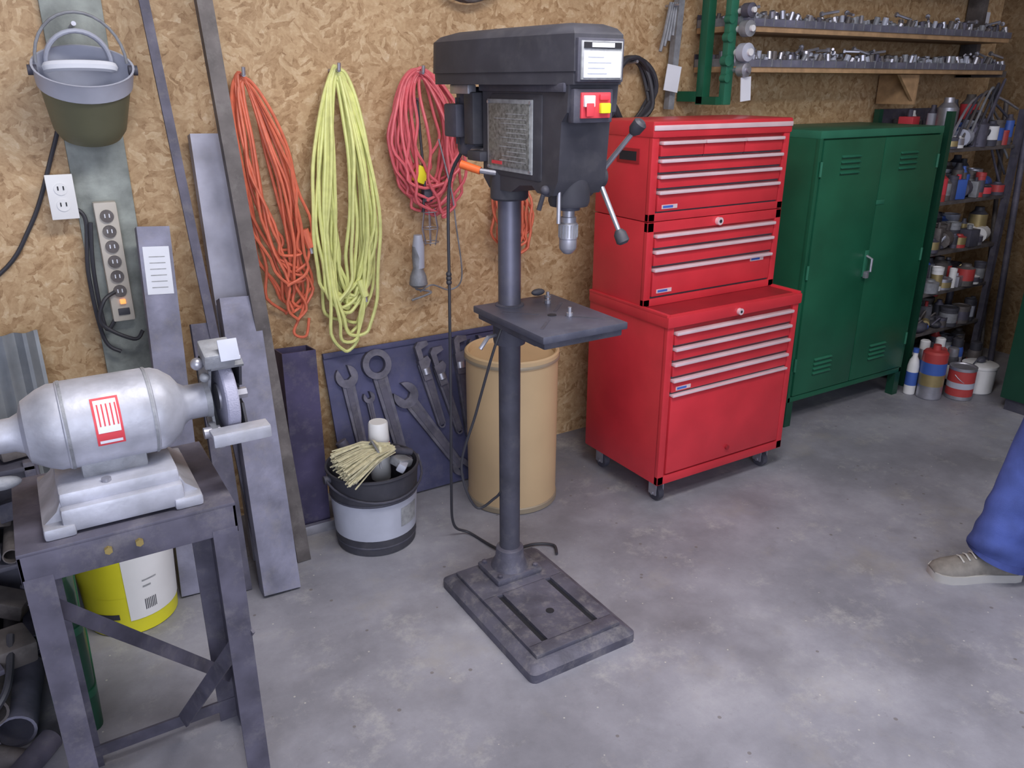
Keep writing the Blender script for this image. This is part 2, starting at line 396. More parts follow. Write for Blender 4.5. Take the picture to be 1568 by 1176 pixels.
for sx in (-1, 1):
    for sy in (-1, 1): b.lathe([(.009, .077), (.009, .084), (.004, .087)], DARKSTEEL, (CX+sx*.063, CY+sy*.048, 0), seg=6)
b.cyl((CX, CY, .1), (CX, CY, .86), .031, BLK2)
b.cyl((CX, CY, .86), (CX, CY, 1.25), .031, COL)
# table
tx0, tx1, ty0, ty1 = 1.025, 1.285, 1.535, 1.885
b.bx(tx0, tx1, ty0, ty1, .890, .909, TABLEM, .004)
b.bx(tx0+.01, tx1-.01, ty0+.01, ty1-.01, .872, .892, BLK2, .004)
tcx, tcy = (tx0+tx1)/2, (ty0+ty1)/2-.02
b.cyl((tcx, tcy, .9), (tcx, tcy, .9105), .012, BLK3)
for a in (45, 135, 225, 315):
    a = math.radians(a); b.box((tcx+.085*math.cos(a), tcy+.085*math.sin(a), .9078), (.10, .009, .004), BLK2, rot=(0, 0, a))
b.lathe([(.044, .80), (.046, .81), (.046, .885), (.04, .89), (.04, .912), (.032, .914)], BLK2, (CX, CY, 0))
b.bx(CX-.03, CX+.04, 1.66, CY, .84, .875, BLK2, .006)
b.tube([(CX-.04, CY, .83), (CX-.075, CY-.01, .83), (CX-.10, CY-.01, .80)], .006, STEEL)
for x, y, h in ((1.19, 1.66, .025), (1.215, 1.80, .018), (1.245, 1.845, .02)):
    b.lathe([(.009, .908), (.009, .918), (.005, .919), (.005, .908+h)], STEEL, (x, y, 0), seg=8)
b.sphere((1.225, 1.865, .925), (.022, .011, .010), BLK)
# head
HX = 1.14
b.prism([(1.90, 1.478), (1.90, 1.25), (1.87, 1.225), (1.76, 1.225), (1.72, 1.245), (1.665, 1.25), (1.64, 1.235), (1.575, 1.235), (1.555, 1.27), (1.545, 1.40), (1.525, 1.42), (1.52, 1.478)], 'x', HX-.068, HX+.068, BLK)
b.box((HX, 1.74, 1.36), (.145, .24, .20), BLK, bev=.012)
b.lathe([(.046, 1.205), (.05, 1.215), (.05, 1.40), (.045, 1.42)], BLK, (HX, 1.605, 0))
b.lathe([(.045, 1.195), (.05, 1.20), (.05, 1.30)], BLK, (CX, CY, 0))
b.bx(HX-.075, HX+.075, 1.53, 1.91, 1.462, 1.482, BLK2, .004)
b.lathe([(.027, 1.195), (.027, 1.208)], BLK2, (HX, 1.605, 0))
b.cyl((HX, 1.605, 1.16), (HX, 1.605, 1.20), .015, STEEL)
b.lathe([(.007, 1.088), (.012, 1.090), (.020, 1.100), (.0215, 1.104), (.0215, 1.125), (.023, 1.127), (.023, 1.162), (.019, 1.166), (.019, 1.178), (.012, 1.18)], STEEL, (HX, 1.605, 0))
for k in range(20):
    a = math.tau*k/20; b.box((HX+.023*math.cos(a), 1.605+.023*math.sin(a), 1.145), (.002, .002, .030), ALU2, rot=(0, 0, a))
b.cyl((HX-.05, 1.575, 1.17), (HX-.05, 1.575, 1.30), .005, STEEL, seg=10)
b.tube([(HX-.06, 1.60, 1.235), (HX-.078, 1.60, 1.235), (HX-.083, 1.61, 1.20)], .006, BLK, seg=8)
b.sphere((HX-.072, 1.60, 1.245), .012, BLK2)
# belt guard
def guard(z, k):
    f = 1-k; pts = [(-.065, 1.508), (.065, 1.508), (.085, 1.60), (.118, 1.80), (.128, 2.01), (.118, 2.055), (.085, 2.08), (-.085, 2.08), (-.122, 2.06), (-.135, 2.02), (-.120, 1.80), (-.085, 1.60)]
    cy = 1.78
    return [(HX+x*f, cy+(y-cy)*(1-k*.45), z) for x, y in pts]
b.loft([guard(1.478, .03), guard(1.478, 0), guard(1.505, -.005)], BLK)
b.loft([guard(1.505, -.03), guard(1.510, -.03), guard(1.580, -.01), guard(1.593, .10), guard(1.603, .35)], BLK)
b.bx(HX-.062, HX+.062, 1.497, 1.51, 1.483, 1.572, BLK2, .003)
b.bx(HX-.055, HX+.055, 1.493, 1.498, 1.488, 1.566, LGREY, .001)
b.bx(HX-.05, HX+.05, 1.491, 1.494, 1.492, 1.545, PAPER, .0005)
b.bx(HX-.05, HX+.05, 1.491, 1.494, 1.551, 1.563, BLK3); b.bx(HX-.03, HX+.03, 1.490, 1.492, 1.553, 1.562, PAPER)
for k in range(4): b.bx(HX-.04, HX+R(0, .035), 1.4902, 1.4912, 1.50+k*.011, 1.5015+k*.011, PALE)
# switch
b.bx(HX-.062, HX+.045, 1.508, 1.53, 1.398, 1.47, BLK2, .004)
b.bx(HX-.045, HX+.035, 1.503, 1.51, 1.408, 1.462, LREDM, .002)
b.bx(HX-.040, HX-.012, 1.496, 1.504, 1.432, 1.456, WHITE, .002); b.bx(HX-.036, HX-.016, 1.494, 1.498, 1.412, 1.440, LREDM, .002)
b.bx(HX+.003, HX+.03, 1.494, 1.504, 1.418, 1.440, YEL, .003); b.bx(HX+.002, HX+.028, 1.497, 1.504, 1.446, 1.458, LREDM, .002)
# side plate
sxp = HX-.0735
b.bx(sxp-.002, sxp+.004, 1.655, 1.865, 1.275, 1.445, LGREY, .002)
b.bx(sxp-.0035, sxp, 1.665, 1.855, 1.285, 1.435, PLATE, .001)
for k in range(11): b.bx(sxp-.0042, sxp-.003, 1.68, 1.78+R(-.02, .06), 1.30+k*.011, 1.302+k*.011, LGREY)
b.bx(sxp-.0045, sxp-.003, 1.79, 1.84, 1.290, 1.298, LREDM)
for y in (1.662, 1.858):
    for z in (1.282, 1.438): b.cyl((sxp-.005, y, z), (sxp, y, z), .004, STEEL, seg=8)
# motor
b.lathe([(.03, 1.285), (.05, 1.29), (.068, 1.30), (.072, 1.315), (.072, 1.455), (.06, 1.468), (.03, 1.472)], BLK2, (HX, 2.02, 0))
for k in range(18):
    a = math.tau*k/18; b.box((HX+.073*math.cos(a), 2.02+.073*math.sin(a), 1.385), (.006, .004, .12), BLK, rot=(0, 0, a))
b.bx(HX-.09, HX-.03, 1.915, 1.965, 1.33, 1.46, BLK, .006); b.bx(HX-.10, HX-.06, 1.99, 2.06, 1.345, 1.43, BLK2, .006)
b.bx(HX-.09, HX+.09, 1.88, 1.95, 1.29, 1.315, BLK, .005); b.cyl((HX-.04, 1.88, 1.44), (HX-.04, 2.0, 1.44), .012, STEEL)
b.cyl((HX-.05, 1.88, 1.31), (HX-.05, 1.99, 1.31), .012, STEEL)
b.bx(HX-.095, HX-.07, 1.93, 2.03, 1.455, 1.478, STEEL, .003)
b.tube([(HX-.07, 1.83, 1.265), (HX-.10, 1.86, 1.27)], .007, STEEL); b.tube([(HX-.10, 1.86, 1.27), (HX-.135, 1.90, 1.285)], [.01, .011], ORNG, seg=12)
# feed handle
hub = Vector((1.25, 1.64, 1.264))
b.cyl((HX+.06, 1.64, 1.264), (1.225, 1.64, 1.264), .035, BLK2); b.cyl((1.225, 1.64, 1.264), (1.262, 1.64, 1.264), .028, BLK)
b.cyl((1.20, 1.64, 1.264), (1.215, 1.64, 1.264), .048, BLK); b.cyl((1.262, 1.64, 1.264), (1.27, 1.64, 1.264), .014, STEEL)
for e in ((1.29, 1.545, 1.384), (1.29, 1.585, 1.118), (1.29, 1.80, 1.30)):
    e = Vector(e); d = (e-hub).normalized()
    b.tube([hub, hub+d*.03, e], [.009, .007, .006], STEEL, seg=10)
    b.tube([e-d*.02, e-d*.01, e+d*.012, e+d*.018], [.009, .016, .017, .010], BLK, seg=14)
pc = spline([(1.08, 2.04, 1.30), (1.06, 2.08, 1.20), (1.055, 2.085, .9), (1.052, 2.09, .55), (1.055, 2.11, .25), (1.09, 2.17, .06), (1.15, 2.17, .008), (1.175, 2.05, .008), (1.20, 2.0, .008), (1.30, 1.99, .008), (1.355, 1.95, .008), (1.335, 1.90, .008)])
b.tube(pc, .0048, BCORD)
for k in range(3): b.sphere((1.055, 2.086, .93+.012*k), .009, BCORD, seg=8)
b.tube(spline([(CX-.05, 1.80, .86), (CX-.075, 1.81, .78), (CX-.10, 1.86, .60), (CX-.13, 1.9, .42), (CX-.09, 1.89, .28), (CX-.04, 1.86, .31), (CX-.03, 1.84, .34)]), .004, BCORD)
b.done()

# ---------------------------------------------------------------- fiber drum
b = B('fiber_drum')
c = (1.434, 2.35, 0)
b.lathe([(.165, 0), (.170, .004), (.170, .022), (.167, .026)], DRUMB, c, seg=48)
b.lathe([(.166, .02), (.167, .3), (.167, .555)], DRUM, c, seg=48)
b.lathe([(.167, .555), (.171, .558), (.171, .585), (.165, .59), (.158, .587), (.156, .565), (.0, .563)], DRUM, c, seg=48)
b.lathe([(.172, .560), (.1735, .566), (.172, .572)], DRUMB, c, seg=48, cap=False)
b.done()

# ---------------------------------------------------------------- black/white pail
b = B('metal_pail')
c = (.87, 2.33, 0)
b.lathe([(.128, 0), (.134, .004), (.138, .06)], BLK, c, cap=True, seg=40)
b.lathe([(.1385, .06), (.146, .19)], PALE, c, cap=False, seg=40)
b.lathe([(.1465, .19), (.152, .275), (.157, .28), (.157, .288), (.150, .288), (.146, .27), (.137, .05), (.13, .03), (0, .03)], BLK, c, cap=False, seg=40)
b.lathe([(.148, .19), (.1495, .193), (.148, .197)], BLK2, c, cap=False, seg=40)
b.lathe([(.136, .026), (.1375, .03), (.136, .034)], BLK2, c, cap=False, seg=40)
rr = []
for z in (.095, .165):
    r_ = .1385+(z-.06)*.0577+.0012
    rr.append([(c[0]+r_*math.cos(math.radians(285+4*k)), c[1]+r_*math.sin(math.radians(285+4*k)), z) for k in range(9)])
b.loft(rr, LGREY, cap=False, closed=False)
ang = [math.radians(t) for t in range(-90, 100, 10)]
b.tube([(.87-.165*math.sin(t), 2.33-.162*math.cos(t), .268-.055*math.cos(t)) for t in ang], .004, BLK2)
for sx in (-1, 1): b.cyl((.87+sx*.148, 2.33, .262), (.87+sx*.17, 2.33, .262), .014, BLK2)
for k in range(230):
    a = R(-1, 1); q = R(-1, 1)
    p0 = Vector((.92+q*.014, 2.29+a*.02, .340+R(-.012, .012))); p1 = Vector((.745+q*.018, 2.26+a*.10, .290+R(0, .06)))
    b.tube([p0, (p0+p1)/2+Vector((0, a*.01, .018)), p1], .0023, STRAW, seg=4)
b.box((.87, 2.28, .352), (.012, .07, .05), STRAW, bev=.01); b.cyl((.91, 2.29, .34), (1.0, 2.30, .305), .012, BLK2)
b.tube([(.86, 2.225, .31), (.86, 2.24, .362), (.86, 2.29, .38), (.86, 2.34, .34)], .004, ALU2)
b.lathe([(.033, .20), (.035, .22), (.035, .315), (.028, .33)], WHITE, (.915, 2.37, 0)); b.lathe([(.0355, .29), (.0355, .335)], LREDM, (.915, 2.37, 0)); b.lathe([(.034, .335), (.036, .34), (.033, .405), (.030, .41)], WHITE, (.915, 2.37, 0))
b.box((.95, 2.27, .295), (.07, .05, .03), ALU2, rot=(.2, .3, .5), bev=.008); b.box((.97, 2.33, .29), (.05, .09, .02), DARKSTEEL, rot=(.2, .2, .2), bev=.005)
b.box((.94, 2.24, .29), (.05, .03, .03), PALE, rot=(.5, .1, 1), bev=.008); b.cyl((.84, 2.40, .25), (.80, 2.43, .34), .02, DARKSTEEL)
b.done()

# ---------------------------------------------------------------- wrench panel
b = B('wrench_display_panel')
up = Vector((0, .2725, .962)); nr = Vector((0, -.962, .2725))
b.M = Matrix(((1, up.x, nr.x, 0), (0, up.y, nr.y, 2.545), (0, up.z, nr.z, .005), (0, 0, 0, 1)))
b.bx(.845, 1.60, 0, .585, 0, .012, PANEL, .003)
b.bx(.845, 1.60, .565, .585, .01, .02, PANEL, .002)
def openhead(c, ang, r, z0, z1, gap=.5):
    pts = []
    for k in range(19):
        a = ang+gap+(math.tau-2*gap)*k/18; pts.append((c[0]+r*math.cos(a), c[1]+r*math.sin(a)))
    ca, sa = math.cos(ang), math.sin(ang)
    for q, w in ((-.15, -.36), (-.28, 0), (-.15, .36)):
        pts.append((c[0]+q*r*ca-w*r*sa, c[1]+q*r*sa+w*r*ca))
    b.prism(pts, 'z', z0, z1, WRN)
def ringhead(c, r, z0, z1):
    oo = lambda q, z: [(c[0]+q*math.cos(math.tau*k/24), c[1]+q*math.sin(math.tau*k/24), z) for k in range(24)]
    b.loft([oo(r, z0), oo(r, z1), oo(r*.58, z1), oo(r*.58, z0), oo(r, z0)], WRN, cap=False)
    b.lathe([(r*.57, z0+.001), (r*.57, z0+.003)], PANEL, (c[0], c[1], 0), seg=16)
def wrench(c, e, r, w, kind='open', z=.014):
    c = Vector(c); e = Vector(e); d = (c-e).normalized(); a = math.atan2(d.y, d.x)
    s_ = Vector((-d.y, d.x)); p0 = c-d*r*.8
    b.prism([tuple(p0+s_*w*.7), tuple(e+s_*w*.5), tuple(e-s_*w*.5), tuple(p0-s_*w*.7)], 'z', z, z+.016, WRN)
    b.prism([tuple(p0+s_*w*.35), tuple(e+s_*w*.25), tuple(e-s_*w*.25), tuple(p0-s_*w*.35)], 'z', z+.016, z+.019, DARKSTEEL)
    if kind == 'ring': ringhead(c, r, z-.004, z+.024); ringhead(e, r*.55, z-.002, z+.018)
    elif kind == 'open': openhead(c, a+.25, r, z-.002, z+.02); openhead(e, a+math.pi+.2, r*.7, z-.002, z+.018)
    elif kind == 'adj':
        openhead(c, a+.2, r, z-.002, z+.022); q = p0-d*.005; b.cyl((q.x-s_.x*.02, q.y-s_.y*.02, z+.018), (q.x+s_.x*.02, q.y+s_.y*.02, z+.018), .012, STEEL, seg=12)
        ringhead(e, r*.4, z-.002, z+.018)
    else:
        def P(u, v): q = c+d*u+s_*v; return (q.x, q.y)
        b.prism([P(-.10, .018), P(-.02, .02), P(-.01, -.022), P(-.03, -.03), P(-.06, -.012), P(-.10, -.014)], 'z', z, z+.026, WRN)
        b.prism([P(-.07, .016), P(.035, .016), P(.05, .0), P(.045, -.038), P(.028, -.04), P(.02, -.006), P(-.07, -.002)], 'z', z+.004, z+.024, WRN)
        q0 = c-d*.065; b.cyl((q0.x-d.x*.012, q0.y-d.y*.012, z+.016), (q0.x+d.x*.012, q0.y+d.y*.012, z+.016), .019, STEEL, seg=14)
        ringhead(e, .014, z, z+.016)
wrench((.915, .49), (.935, .16), .042, .034)
wrench((1.035, .515), (1.085, .12), .056, .040, 'ring')
wrench((1.13, .38), (1.31, .06), .050, .038)
wrench((1.215, .52), (1.26, .24), .044, .032, 'pipe')
wrench((1.275, .49), (1.33, .20), .044, .03, 'pipe')
wrench((1.375, .52), (1.37, .18), .036, .028, 'pipe')
wrench((1.46, .52), (1.50, .12), .038, .03, 'adj')
wrench((1.55, .50), (1.55, .16), .034, .026, 'open')
wrench((.99, .22), (1.10, .07), .028, .022)
wrench((.985, .40), (.995, .22), .022, .016, 'open')
b.done()

# ---------------------------------------------------------------- steel stock
def tubeobj(name, a, bb, w, d, m, t=.005, extra=None):
    o = B(name); o.beam(a, bb, rect(w, d), m, inner=rect(w-2*t, d-2*t))
    if extra: extra(o)
    return o.done()
tubeobj('steel_box_tube', (.49, 2.19, .0), (.532, 2.50, .862), .112, .06, BLUESTEEL)
tubeobj('steel_box_tube', (.51, 2.41, .0), (.536, 2.665, 1.335), .10, .045, LTUBE)
def lab(o):
    a = Vector((.263, 2.32, 0)); e = Vector((.336, 2.60, 1.081)); t = (e-a).normalized(); w = Vector((1, 0, 0)); w = (w-t*w.dot(t)).normalized(); n_ = w.cross(t)
    if n_.y > 0: n_ = -n_
    c0 = a.lerp(e, .885)+n_*.0265
    o.add([c0+w*x*.036+t*y*.07 for x, y in ((-1, -1), (1, -1), (1, 1), (-1, 1))], [[0, 1, 2, 3]], PAPER)
    for k in range(6):
        c1 = c0+n_*.0008-t*(.05-k*.018)
        o.add([c1+w*x*.022+t*y*.0012 for x, y in ((-1, -1), (1, -1), (1, 1), (-1, 1))], [[0, 1, 2, 3]], LGREY)
tubeobj('labelled_steel_tube', (.263, 2.32, .0), (.336, 2.60, 1.081), .09, .05, BLUESTEEL, extra=lab)
tubeobj('steel_post_open_top', (.700, 2.535, 0), (.722, 2.60, .635), .115, .10, PURPLE)
o = B('steel_angle_bar'); o.beam((.604, 2.32, 0), (.556, 2.665, 2.05), [(-.022, -.015), (.022, -.015), (.022, -.009), (-.014, -.009), (-.014, .02), (-.022, .02)], BROWNSTEEL); o.done()
o = B('steel_flat_bar'); o.beam((.474, 2.33, 0), (.395, 2.69, 2.05), rect(.026, .012), DARKSTEEL); o.done()
o = B('steel_channel_bar'); o.beam((.385, 2.25, 0), (.415, 2.49, .80), [(-.03, -.015), (.03, -.015), (.03, .015), (.024, .015), (.024, -.009), (-.024, -.009), (-.024, .015), (-.03, .015)], DARKSTEEL); o.done()
o = B('steel_offcut_strip'); o.bx(.655, .80, 2.455, 2.475, 0, .035, STEEL, .002); o.done()
o = B('corrugated_metal_sheet')
r1 = []; r2 = []
for k in range(60):
    x = -.6+k*.01; y = .012*math.sin(k*1.1); r1.append((x, 2.42+y, .0)); r2.append((x, 2.66+y, .80))
o.loft([r1, r2], CORR, cap=False, closed=False)
o.loft([[(p[0], p[1]+.003, p[2]) for p in r1], [(p[0], p[1]+.003, p[2]) for p in r2]], CORR, cap=False, closed=False); o.done(fix=False)

# ---------------------------------------------------------------- extension cords
def hank(name, cx, top, H, W, n, r, m, skew=0, seed=1, ytop=2.66, f0=.55, hmin=.78, wig=.012, plug=None):
    rnd = random.Random(seed); b = B(name); pts = []
    for i in range(n):
        h = H*rnd.uniform(hmin, 1.0); w = W*rnd.uniform(.3, 1.0); off = rnd.uniform(-.3, .3)*W; ph = rnd.uniform(0, 6); ph2 = rnd.uniform(0, 6)
        yy = rnd.uniform(-.04, .03); sg = rnd.choice((-1, 1)); tp = rnd.uniform(-.006, .03); ox = rnd.uniform(-.008, .008)
        for k in range(32):
            t = math.tau*k/32; s_ = (1-math.cos(t))/2
            wd = w*(f0+(1-f0)*s_)
            x = cx+ox+math.sin(t)*wd*sg+(off+skew)*s_+wig*math.sin(5*t+ph)*s_+wig*.8*math.sin(9*t+ph2)*s_*s_
            y = ytop+yy*min(1, s_*3)-.02*math.sin(math.pi*s_)+.006*math.sin(3*t+ph)
            pts.append((x, min(y, 2.705), top-tp*(1-s_)-h*s_))
    b.tube(spline(pts, 2), r, m, seg=7)
    b.cyl((cx, 2.72, top-.01), (cx, 2.63, top-.01), .006, STEEL, seg=8); b.cyl((cx, 2.63, top-.01), (cx, 2.625, top+.012), .006, STEEL, seg=8)
    if plug:
        for (x, z, mm) in plug:
            b.cyl((x, 2.625, z), (x+.015, 2.62, z-.06), .014, mm, seg=10); b.cyl((x+.015, 2.62, z-.06), (x+.018, 2.62, z-.08), .006, STEEL, seg=8)
    return b
b = hank('orange_extension_cord', .660, 1.515, .80, .095, 12, .0052, OCORD, skew=.10, seed=3, f0=.75, hmin=.62, wig=.014, plug=[(.80, 1.03, OCORD)])
b.tube(spline([(.61, 2.66, 1.45), (.59, 2.66, 1.30), (.655, 2.65, 1.05), (.74, 2.64, .9), (.80, 2.64, .86), (.78, 2.65, .76), (.74, 2.65, .68), (.78, 2.65, .66), (.80, 2.66, .72)]), .005, OCORD)
b.done()
b = hank('yellow_extension_cord', .960, 1.53, .95, .13, 19, .0062, YCORD, skew=-.02, seed=5, f0=.62, hmin=.75, wig=.008, plug=[(.98, .84, YCORD)])
b.done()
b = hank('red_extension_cord', 1.255, 1.525, .50, .14, 18, .0056, RCORD, skew=.035, seed=15, f0=.85, hmin=.7, wig=.014)
b.tube(spline([(1.30, 2.62, 1.30), (1.34, 2.61, 1.12), (1.36, 2.62, 1.0), (1.39, 2.64, .8), (1.35, 2.66, .75), (1.27, 2.65, .78), (1.22, 2.65, .76)]), .003, ALU2)
b.done()
b = hank('pink_extension_cord', 1.60, 1.19, .34, .085, 8, .005, OCORD, skew=.03, seed=9, f0=.8); b.done()
b = B('trouble_light')
hx, hz = 1.24, 1.05
b.cyl((hx, 2.72, hz+.38), (hx, 2.64, hz+.38), .005, STEEL, seg=8)
b.tube([(hx, 2.655, hz+.385), (hx+.01, 2.64, hz+.1), (hx, 2.64, hz)], .005, BCORD)
b.lathe([(.02, -.08), (.022, 0), (.015, .04)], PALE, (hx-.02, 2.65, hz-.12))
b.lathe([(.024, -.21), (.034, -.20), (.03, -.17), (.018, -.14), (.02, -.10), (.018, -.06)], ALU2, (hx-.025, 2.65, hz-.06))
for k in range(6):
    a = math.tau*k/6; b.tube([(hx+.03+.02*math.cos(a), 2.65+.02*math.sin(a), hz-.12), (hx+.03+.032*math.cos(a), 2.65+.032*math.sin(a), hz-.06), (hx+.03+.02*math.cos(a), 2.65+.02*math.sin(a), hz+.01)], .002, STEEL, seg=5)
for z in (-.11, -.06, 0): b.tube([(hx+.03+.03*math.cos(math.tau*k/12), 2.65+.03*math.sin(math.tau*k/12), hz+z) for k in range(13)], .002, STEEL, seg=5)
b.tube(spline([(hx-.02, 2.65, hz-.26), (hx-.03, 2.66, .77), (hx+.03, 2.66, .75), (hx-.05, 2.66, .73)]), .004, ALU2)
b.box((hx, 2.65, hz+.13), (.045, .03, .06), YEL, rot=(0, .4, 0), bev=.008); b.box((hx+.02, 2.645, hz+.06), (.035, .03, .05), BLK2, bev=.008)
b.done()
def coil(name, c, r, n, rr, m, z2=1.0):
    b = B(name); pts = [(c[0]+(r+R(-.015, .015))*math.cos(math.tau*k/24), c[1]+.02*math.sin(k*.37), c[2]+(r*z2)*math.sin(math.tau*k/24)) for k in range(24*n)]
    b.tube(spline(pts[::2], 3), rr, m, seg=7); b.cyl((c[0], 2.72, c[2]+r*z2-.02), (c[0], 2.63, c[2]+r*z2-.015), .006, STEEL, seg=8); return b.done()
coil('black_air_hose_coil', (2.18, 2.665, 1.45), .105, 6, .010, BCORD, 1.2)
coil('grey_hose_coil', (1.46, 2.67, 1.875), .13, 4, .006, BROWNSTEEL)

# ---------------------------------------------------------------- board, outlet, strip, helmet
b = B('wall_mounted_plank'); b.box((.232, 2.709, 1.10), (.155, .02, 1.75), BOARD, bev=.003); b.done()
b = B('outlet_box')
b.bx(.09, .15, 2.66, 2.72, 1.12, 1.235, WHITE, .005); b.bx(.085, .155, 2.653, 2.662, 1.115, 1.24, WHITE, .002)
for z in (1.155, 1.20):
    b.lathe([(.017, 2.650), (.017, 2.654)], WHITE, (.12, 0, z), ax='y')
    for dx in (-.007, .007): b.bx(.12+dx-.0015, .12+dx+.0015, 2.648, 2.652, z-.003, z+.008, BLK3)
b.tube(spline([(.15, 2.68, 1.14), (.17, 2.675, 1.10), (.15, 2.66, .95), (.16, 2.665, .75), (.20, 2.66, .70)]), .006, BCORD)
b.done()
b = B('power_strip')
b.box((.226, 2.678, .975), (.062, .038, .36), STRIP, bev=.006)
for k in range(6):
    z = 1.115-k*.045; b.lathe([(.0185, 2.652), (.0185, 2.66)], BROWNSTEEL, (.226, 0, z), ax='y', seg=18)
    for dx in (-.006, .006): b.bx(.226+dx-.0015, .226+dx+.0015, 2.650, 2.653, z-.004, z+.007, PAPER)
b.bx(.221, .237, 2.650, 2.66, .850, .864, LAMP, .002); b.bx(.212, .244, 2.654, 2.66, .815, .836, BLK, .002)
b.tube(spline([(.20, 2.67, .80), (.17, 2.67, .78), (.165, 2.66, .95), (.18, 2.66, 1.1)]), .006, BCORD)
b.tube(spline([(.21, 2.65, .89), (.175, 2.63, .87), (.16, 2.64, .80), (.24, 2.64, .74), (.27, 2.65, .76)]), .006, BCORD)
b.done()
b = B('wall_cable'); b.tube(spline([(.15, 2.69, 1.38), (.12, 2.70, 1.30), (.03, 2.70, 1.10), (-.10, 2.70, .95), (-.45, 2.70, .80)]), .006, BCORD); b.done()
b = B('welding_helmet')
rx = (math.radians(32), 0, 0); hc = (.222, 2.575, 1.455); kk = .92
pr = lambda q: [(r_*kk, h_*kk) for r_, h_ in q]
b.lathe(pr([(.0, -.15), (.05, -.148), (.085, -.135), (.098, -.11), (.102, -.08), (.119, .045)]), OLIVE, hc, rot=rx, sx=1.03, sy=.85, cap=False, seg=40)
b.lathe(pr([(.119, .03), (.123, .033), (.128, .085), (.130, .09), (.124, .09), (.118, .04), (.10, -.07), (.06, -.12), (0, -.125)]), PALE, hc, rot=rx, sx=1.03, sy=.85, cap=False, seg=40)
E = Euler(rx).to_matrix()
def hp(x, y, z): return Vector(hc)+E @ Vector((x*kk, y*kk, z*kk))
arc = [hp(.118*math.cos(a), .02+.06*math.sin(a), .085+.12*math.sin(a)) for a in [math.pi*k/16 for k in range(17)]]
b.tube(arc, .004, ALU2)
arc = [hp(.085*math.cos(a)-.005, .06, .06+.10*math.sin(a)) for a in [math.pi*k/16 for k in range(17)]]
for dy in (-.012, -.004, .004, .012): b.tube([p+Vector((0, dy, 0)) for p in arc], .006, PALE)
arc = [hp(.085*math.cos(a)-.005, .03-.02*math.sin(a), .065+.02*math.sin(a)) for a in [math.pi*k/16 for k in range(17)]]
b.tube(arc, .014, PAPER)
for sx in (-1, 1): b.cyl(hp(sx*.118, 0, .075), hp(sx*.142, 0, .075), .013, BLK2)
b.cyl((.222, 2.70, 1.625), (.222, 2.60, 1.63), .006, STEEL)
b.done()

# ---------------------------------------------------------------- grinder stand
b = B('grinder_stand')
x0, x1, y0, y1, H = -.105, .25, 1.40, 1.72, .75
b.bx(x0, x1, y0, y1, H-.008, H, DARKSTEEL, .002)
for y in (y0, y1-.006): b.bx(x0, x1, y, y+.006, H-.062, H-.006, DARKSTEEL, .001)
for x in (x0, x1-.006): b.bx(x, x+.006, y0, y1, H-.062, H-.006, DARKSTEEL, .001)
for sx, xx in ((1, x0+.002), (-1, x1-.002)):
    for sy, yy in ((1, y0-.001), (-1, y1+.001)):
        L = .045; t = .005
        sec = [(0, 0), (sx*L, 0), (sx*L, sy*t), (sx*t, sy*t), (sx*t, sy*L), (0, sy*L)]
        b.prism([(xx+p[0], yy+p[1]) for p in sec], 'z', 0, H-.05, DARKSTEEL)
b.beam((x0+.01, y0+.01, .66), (x1-.01, y1-.012, .13), rect(.028, .006), DARKSTEEL, w=(0, 0, 1))
b.beam((x1-.004, y0+.006, .47), (.12, y1-.012, .05), rect(.034, .006), DARKSTEEL, w=(0, 0, 1))
b.bx(x0, x1, y1-.006, y1, .03, .06, DARKSTEEL); b.bx(x1-.006, x1, y0, y1, .03, .055, DARKSTEEL); b.bx(x0, x0+.006, y0, y1, .03, .055, DARKSTEEL)
for x in (.03, .08): b.lathe([(.007, 1.392), (.007, 1.40)], BRASS, (x, 0, H-.03), ax='y', seg=6)
b.done()

b = B('bench_grinder')
GY, GZ = 1.53, .913
b.prism([(-.06, .75), (-.06, .768), (-.035, .79), (-.022, .818), (.162, .818), (.175, .79), (.20, .768), (.20, .75), (.15, .75), (.135, .782), (.005, .782), (-.01, .75)], 'y', 1.445, 1.635, ALU)
for yy in (1.42, 1.63):
    for xx in (-.06, .15): b.bx(xx, xx+.05, yy, yy+.032, .75, .772, ALU, .006)
    b.bx(-.03, .17, yy+.004, yy+.028, .755, .800, ALU, .008)
b.bx(-.028, .168, 1.44, 1.64, .795, .824, ALU, .009)
b.bx(.015, .125, 1.485, 1.575, .82, .855, ALU2, .008)
b.cyl((.05, 1.455, .824), (.05, 1.455, .830), .008, STEEL)
b.lathe([(.028, -.15), (.030, -.075), (.036, -.062), (.055, -.055), (.070, -.03), (.077, -.012), (.077, .0), (.079, .002), (.079, .148), (.077, .15), (.077, .158), (.071, .172), (.056, .190), (.040, .200), (.033, .21), (.033, .25)], ALU, (0, GY, GZ), ax='x', seg=48)
for xx in (.004, .142): b.lathe([(.0802, xx), (.0802, xx+.005)], ALU2, (0, GY, GZ), ax='x', seg=48, cap=False)
def patch(xa, xb, r, a0, a1, m, n=10):
    rr = []
    for x in (xa, xb): rr.append([(x, GY+r*math.cos(a0+(a1-a0)*k/n), GZ+r*math.sin(a0+(a1-a0)*k/n)) for k in range(n+1)])
    b.loft(rr, m, cap=False, closed=False)
A0, A1 = math.radians(133), math.radians(196)
patch(.048, .092, .0796, A0, A1, LREDM)
patch(.052, .088, .0800, A0+.06, A1-.3, PAPER); patch(.052, .088, .0800, A1-.12, A1-.05, PAPER)
for k in range(5): patch(.056+k*.007, .0585+k*.007, .0804, A0+.16, A1-.45, LREDM)
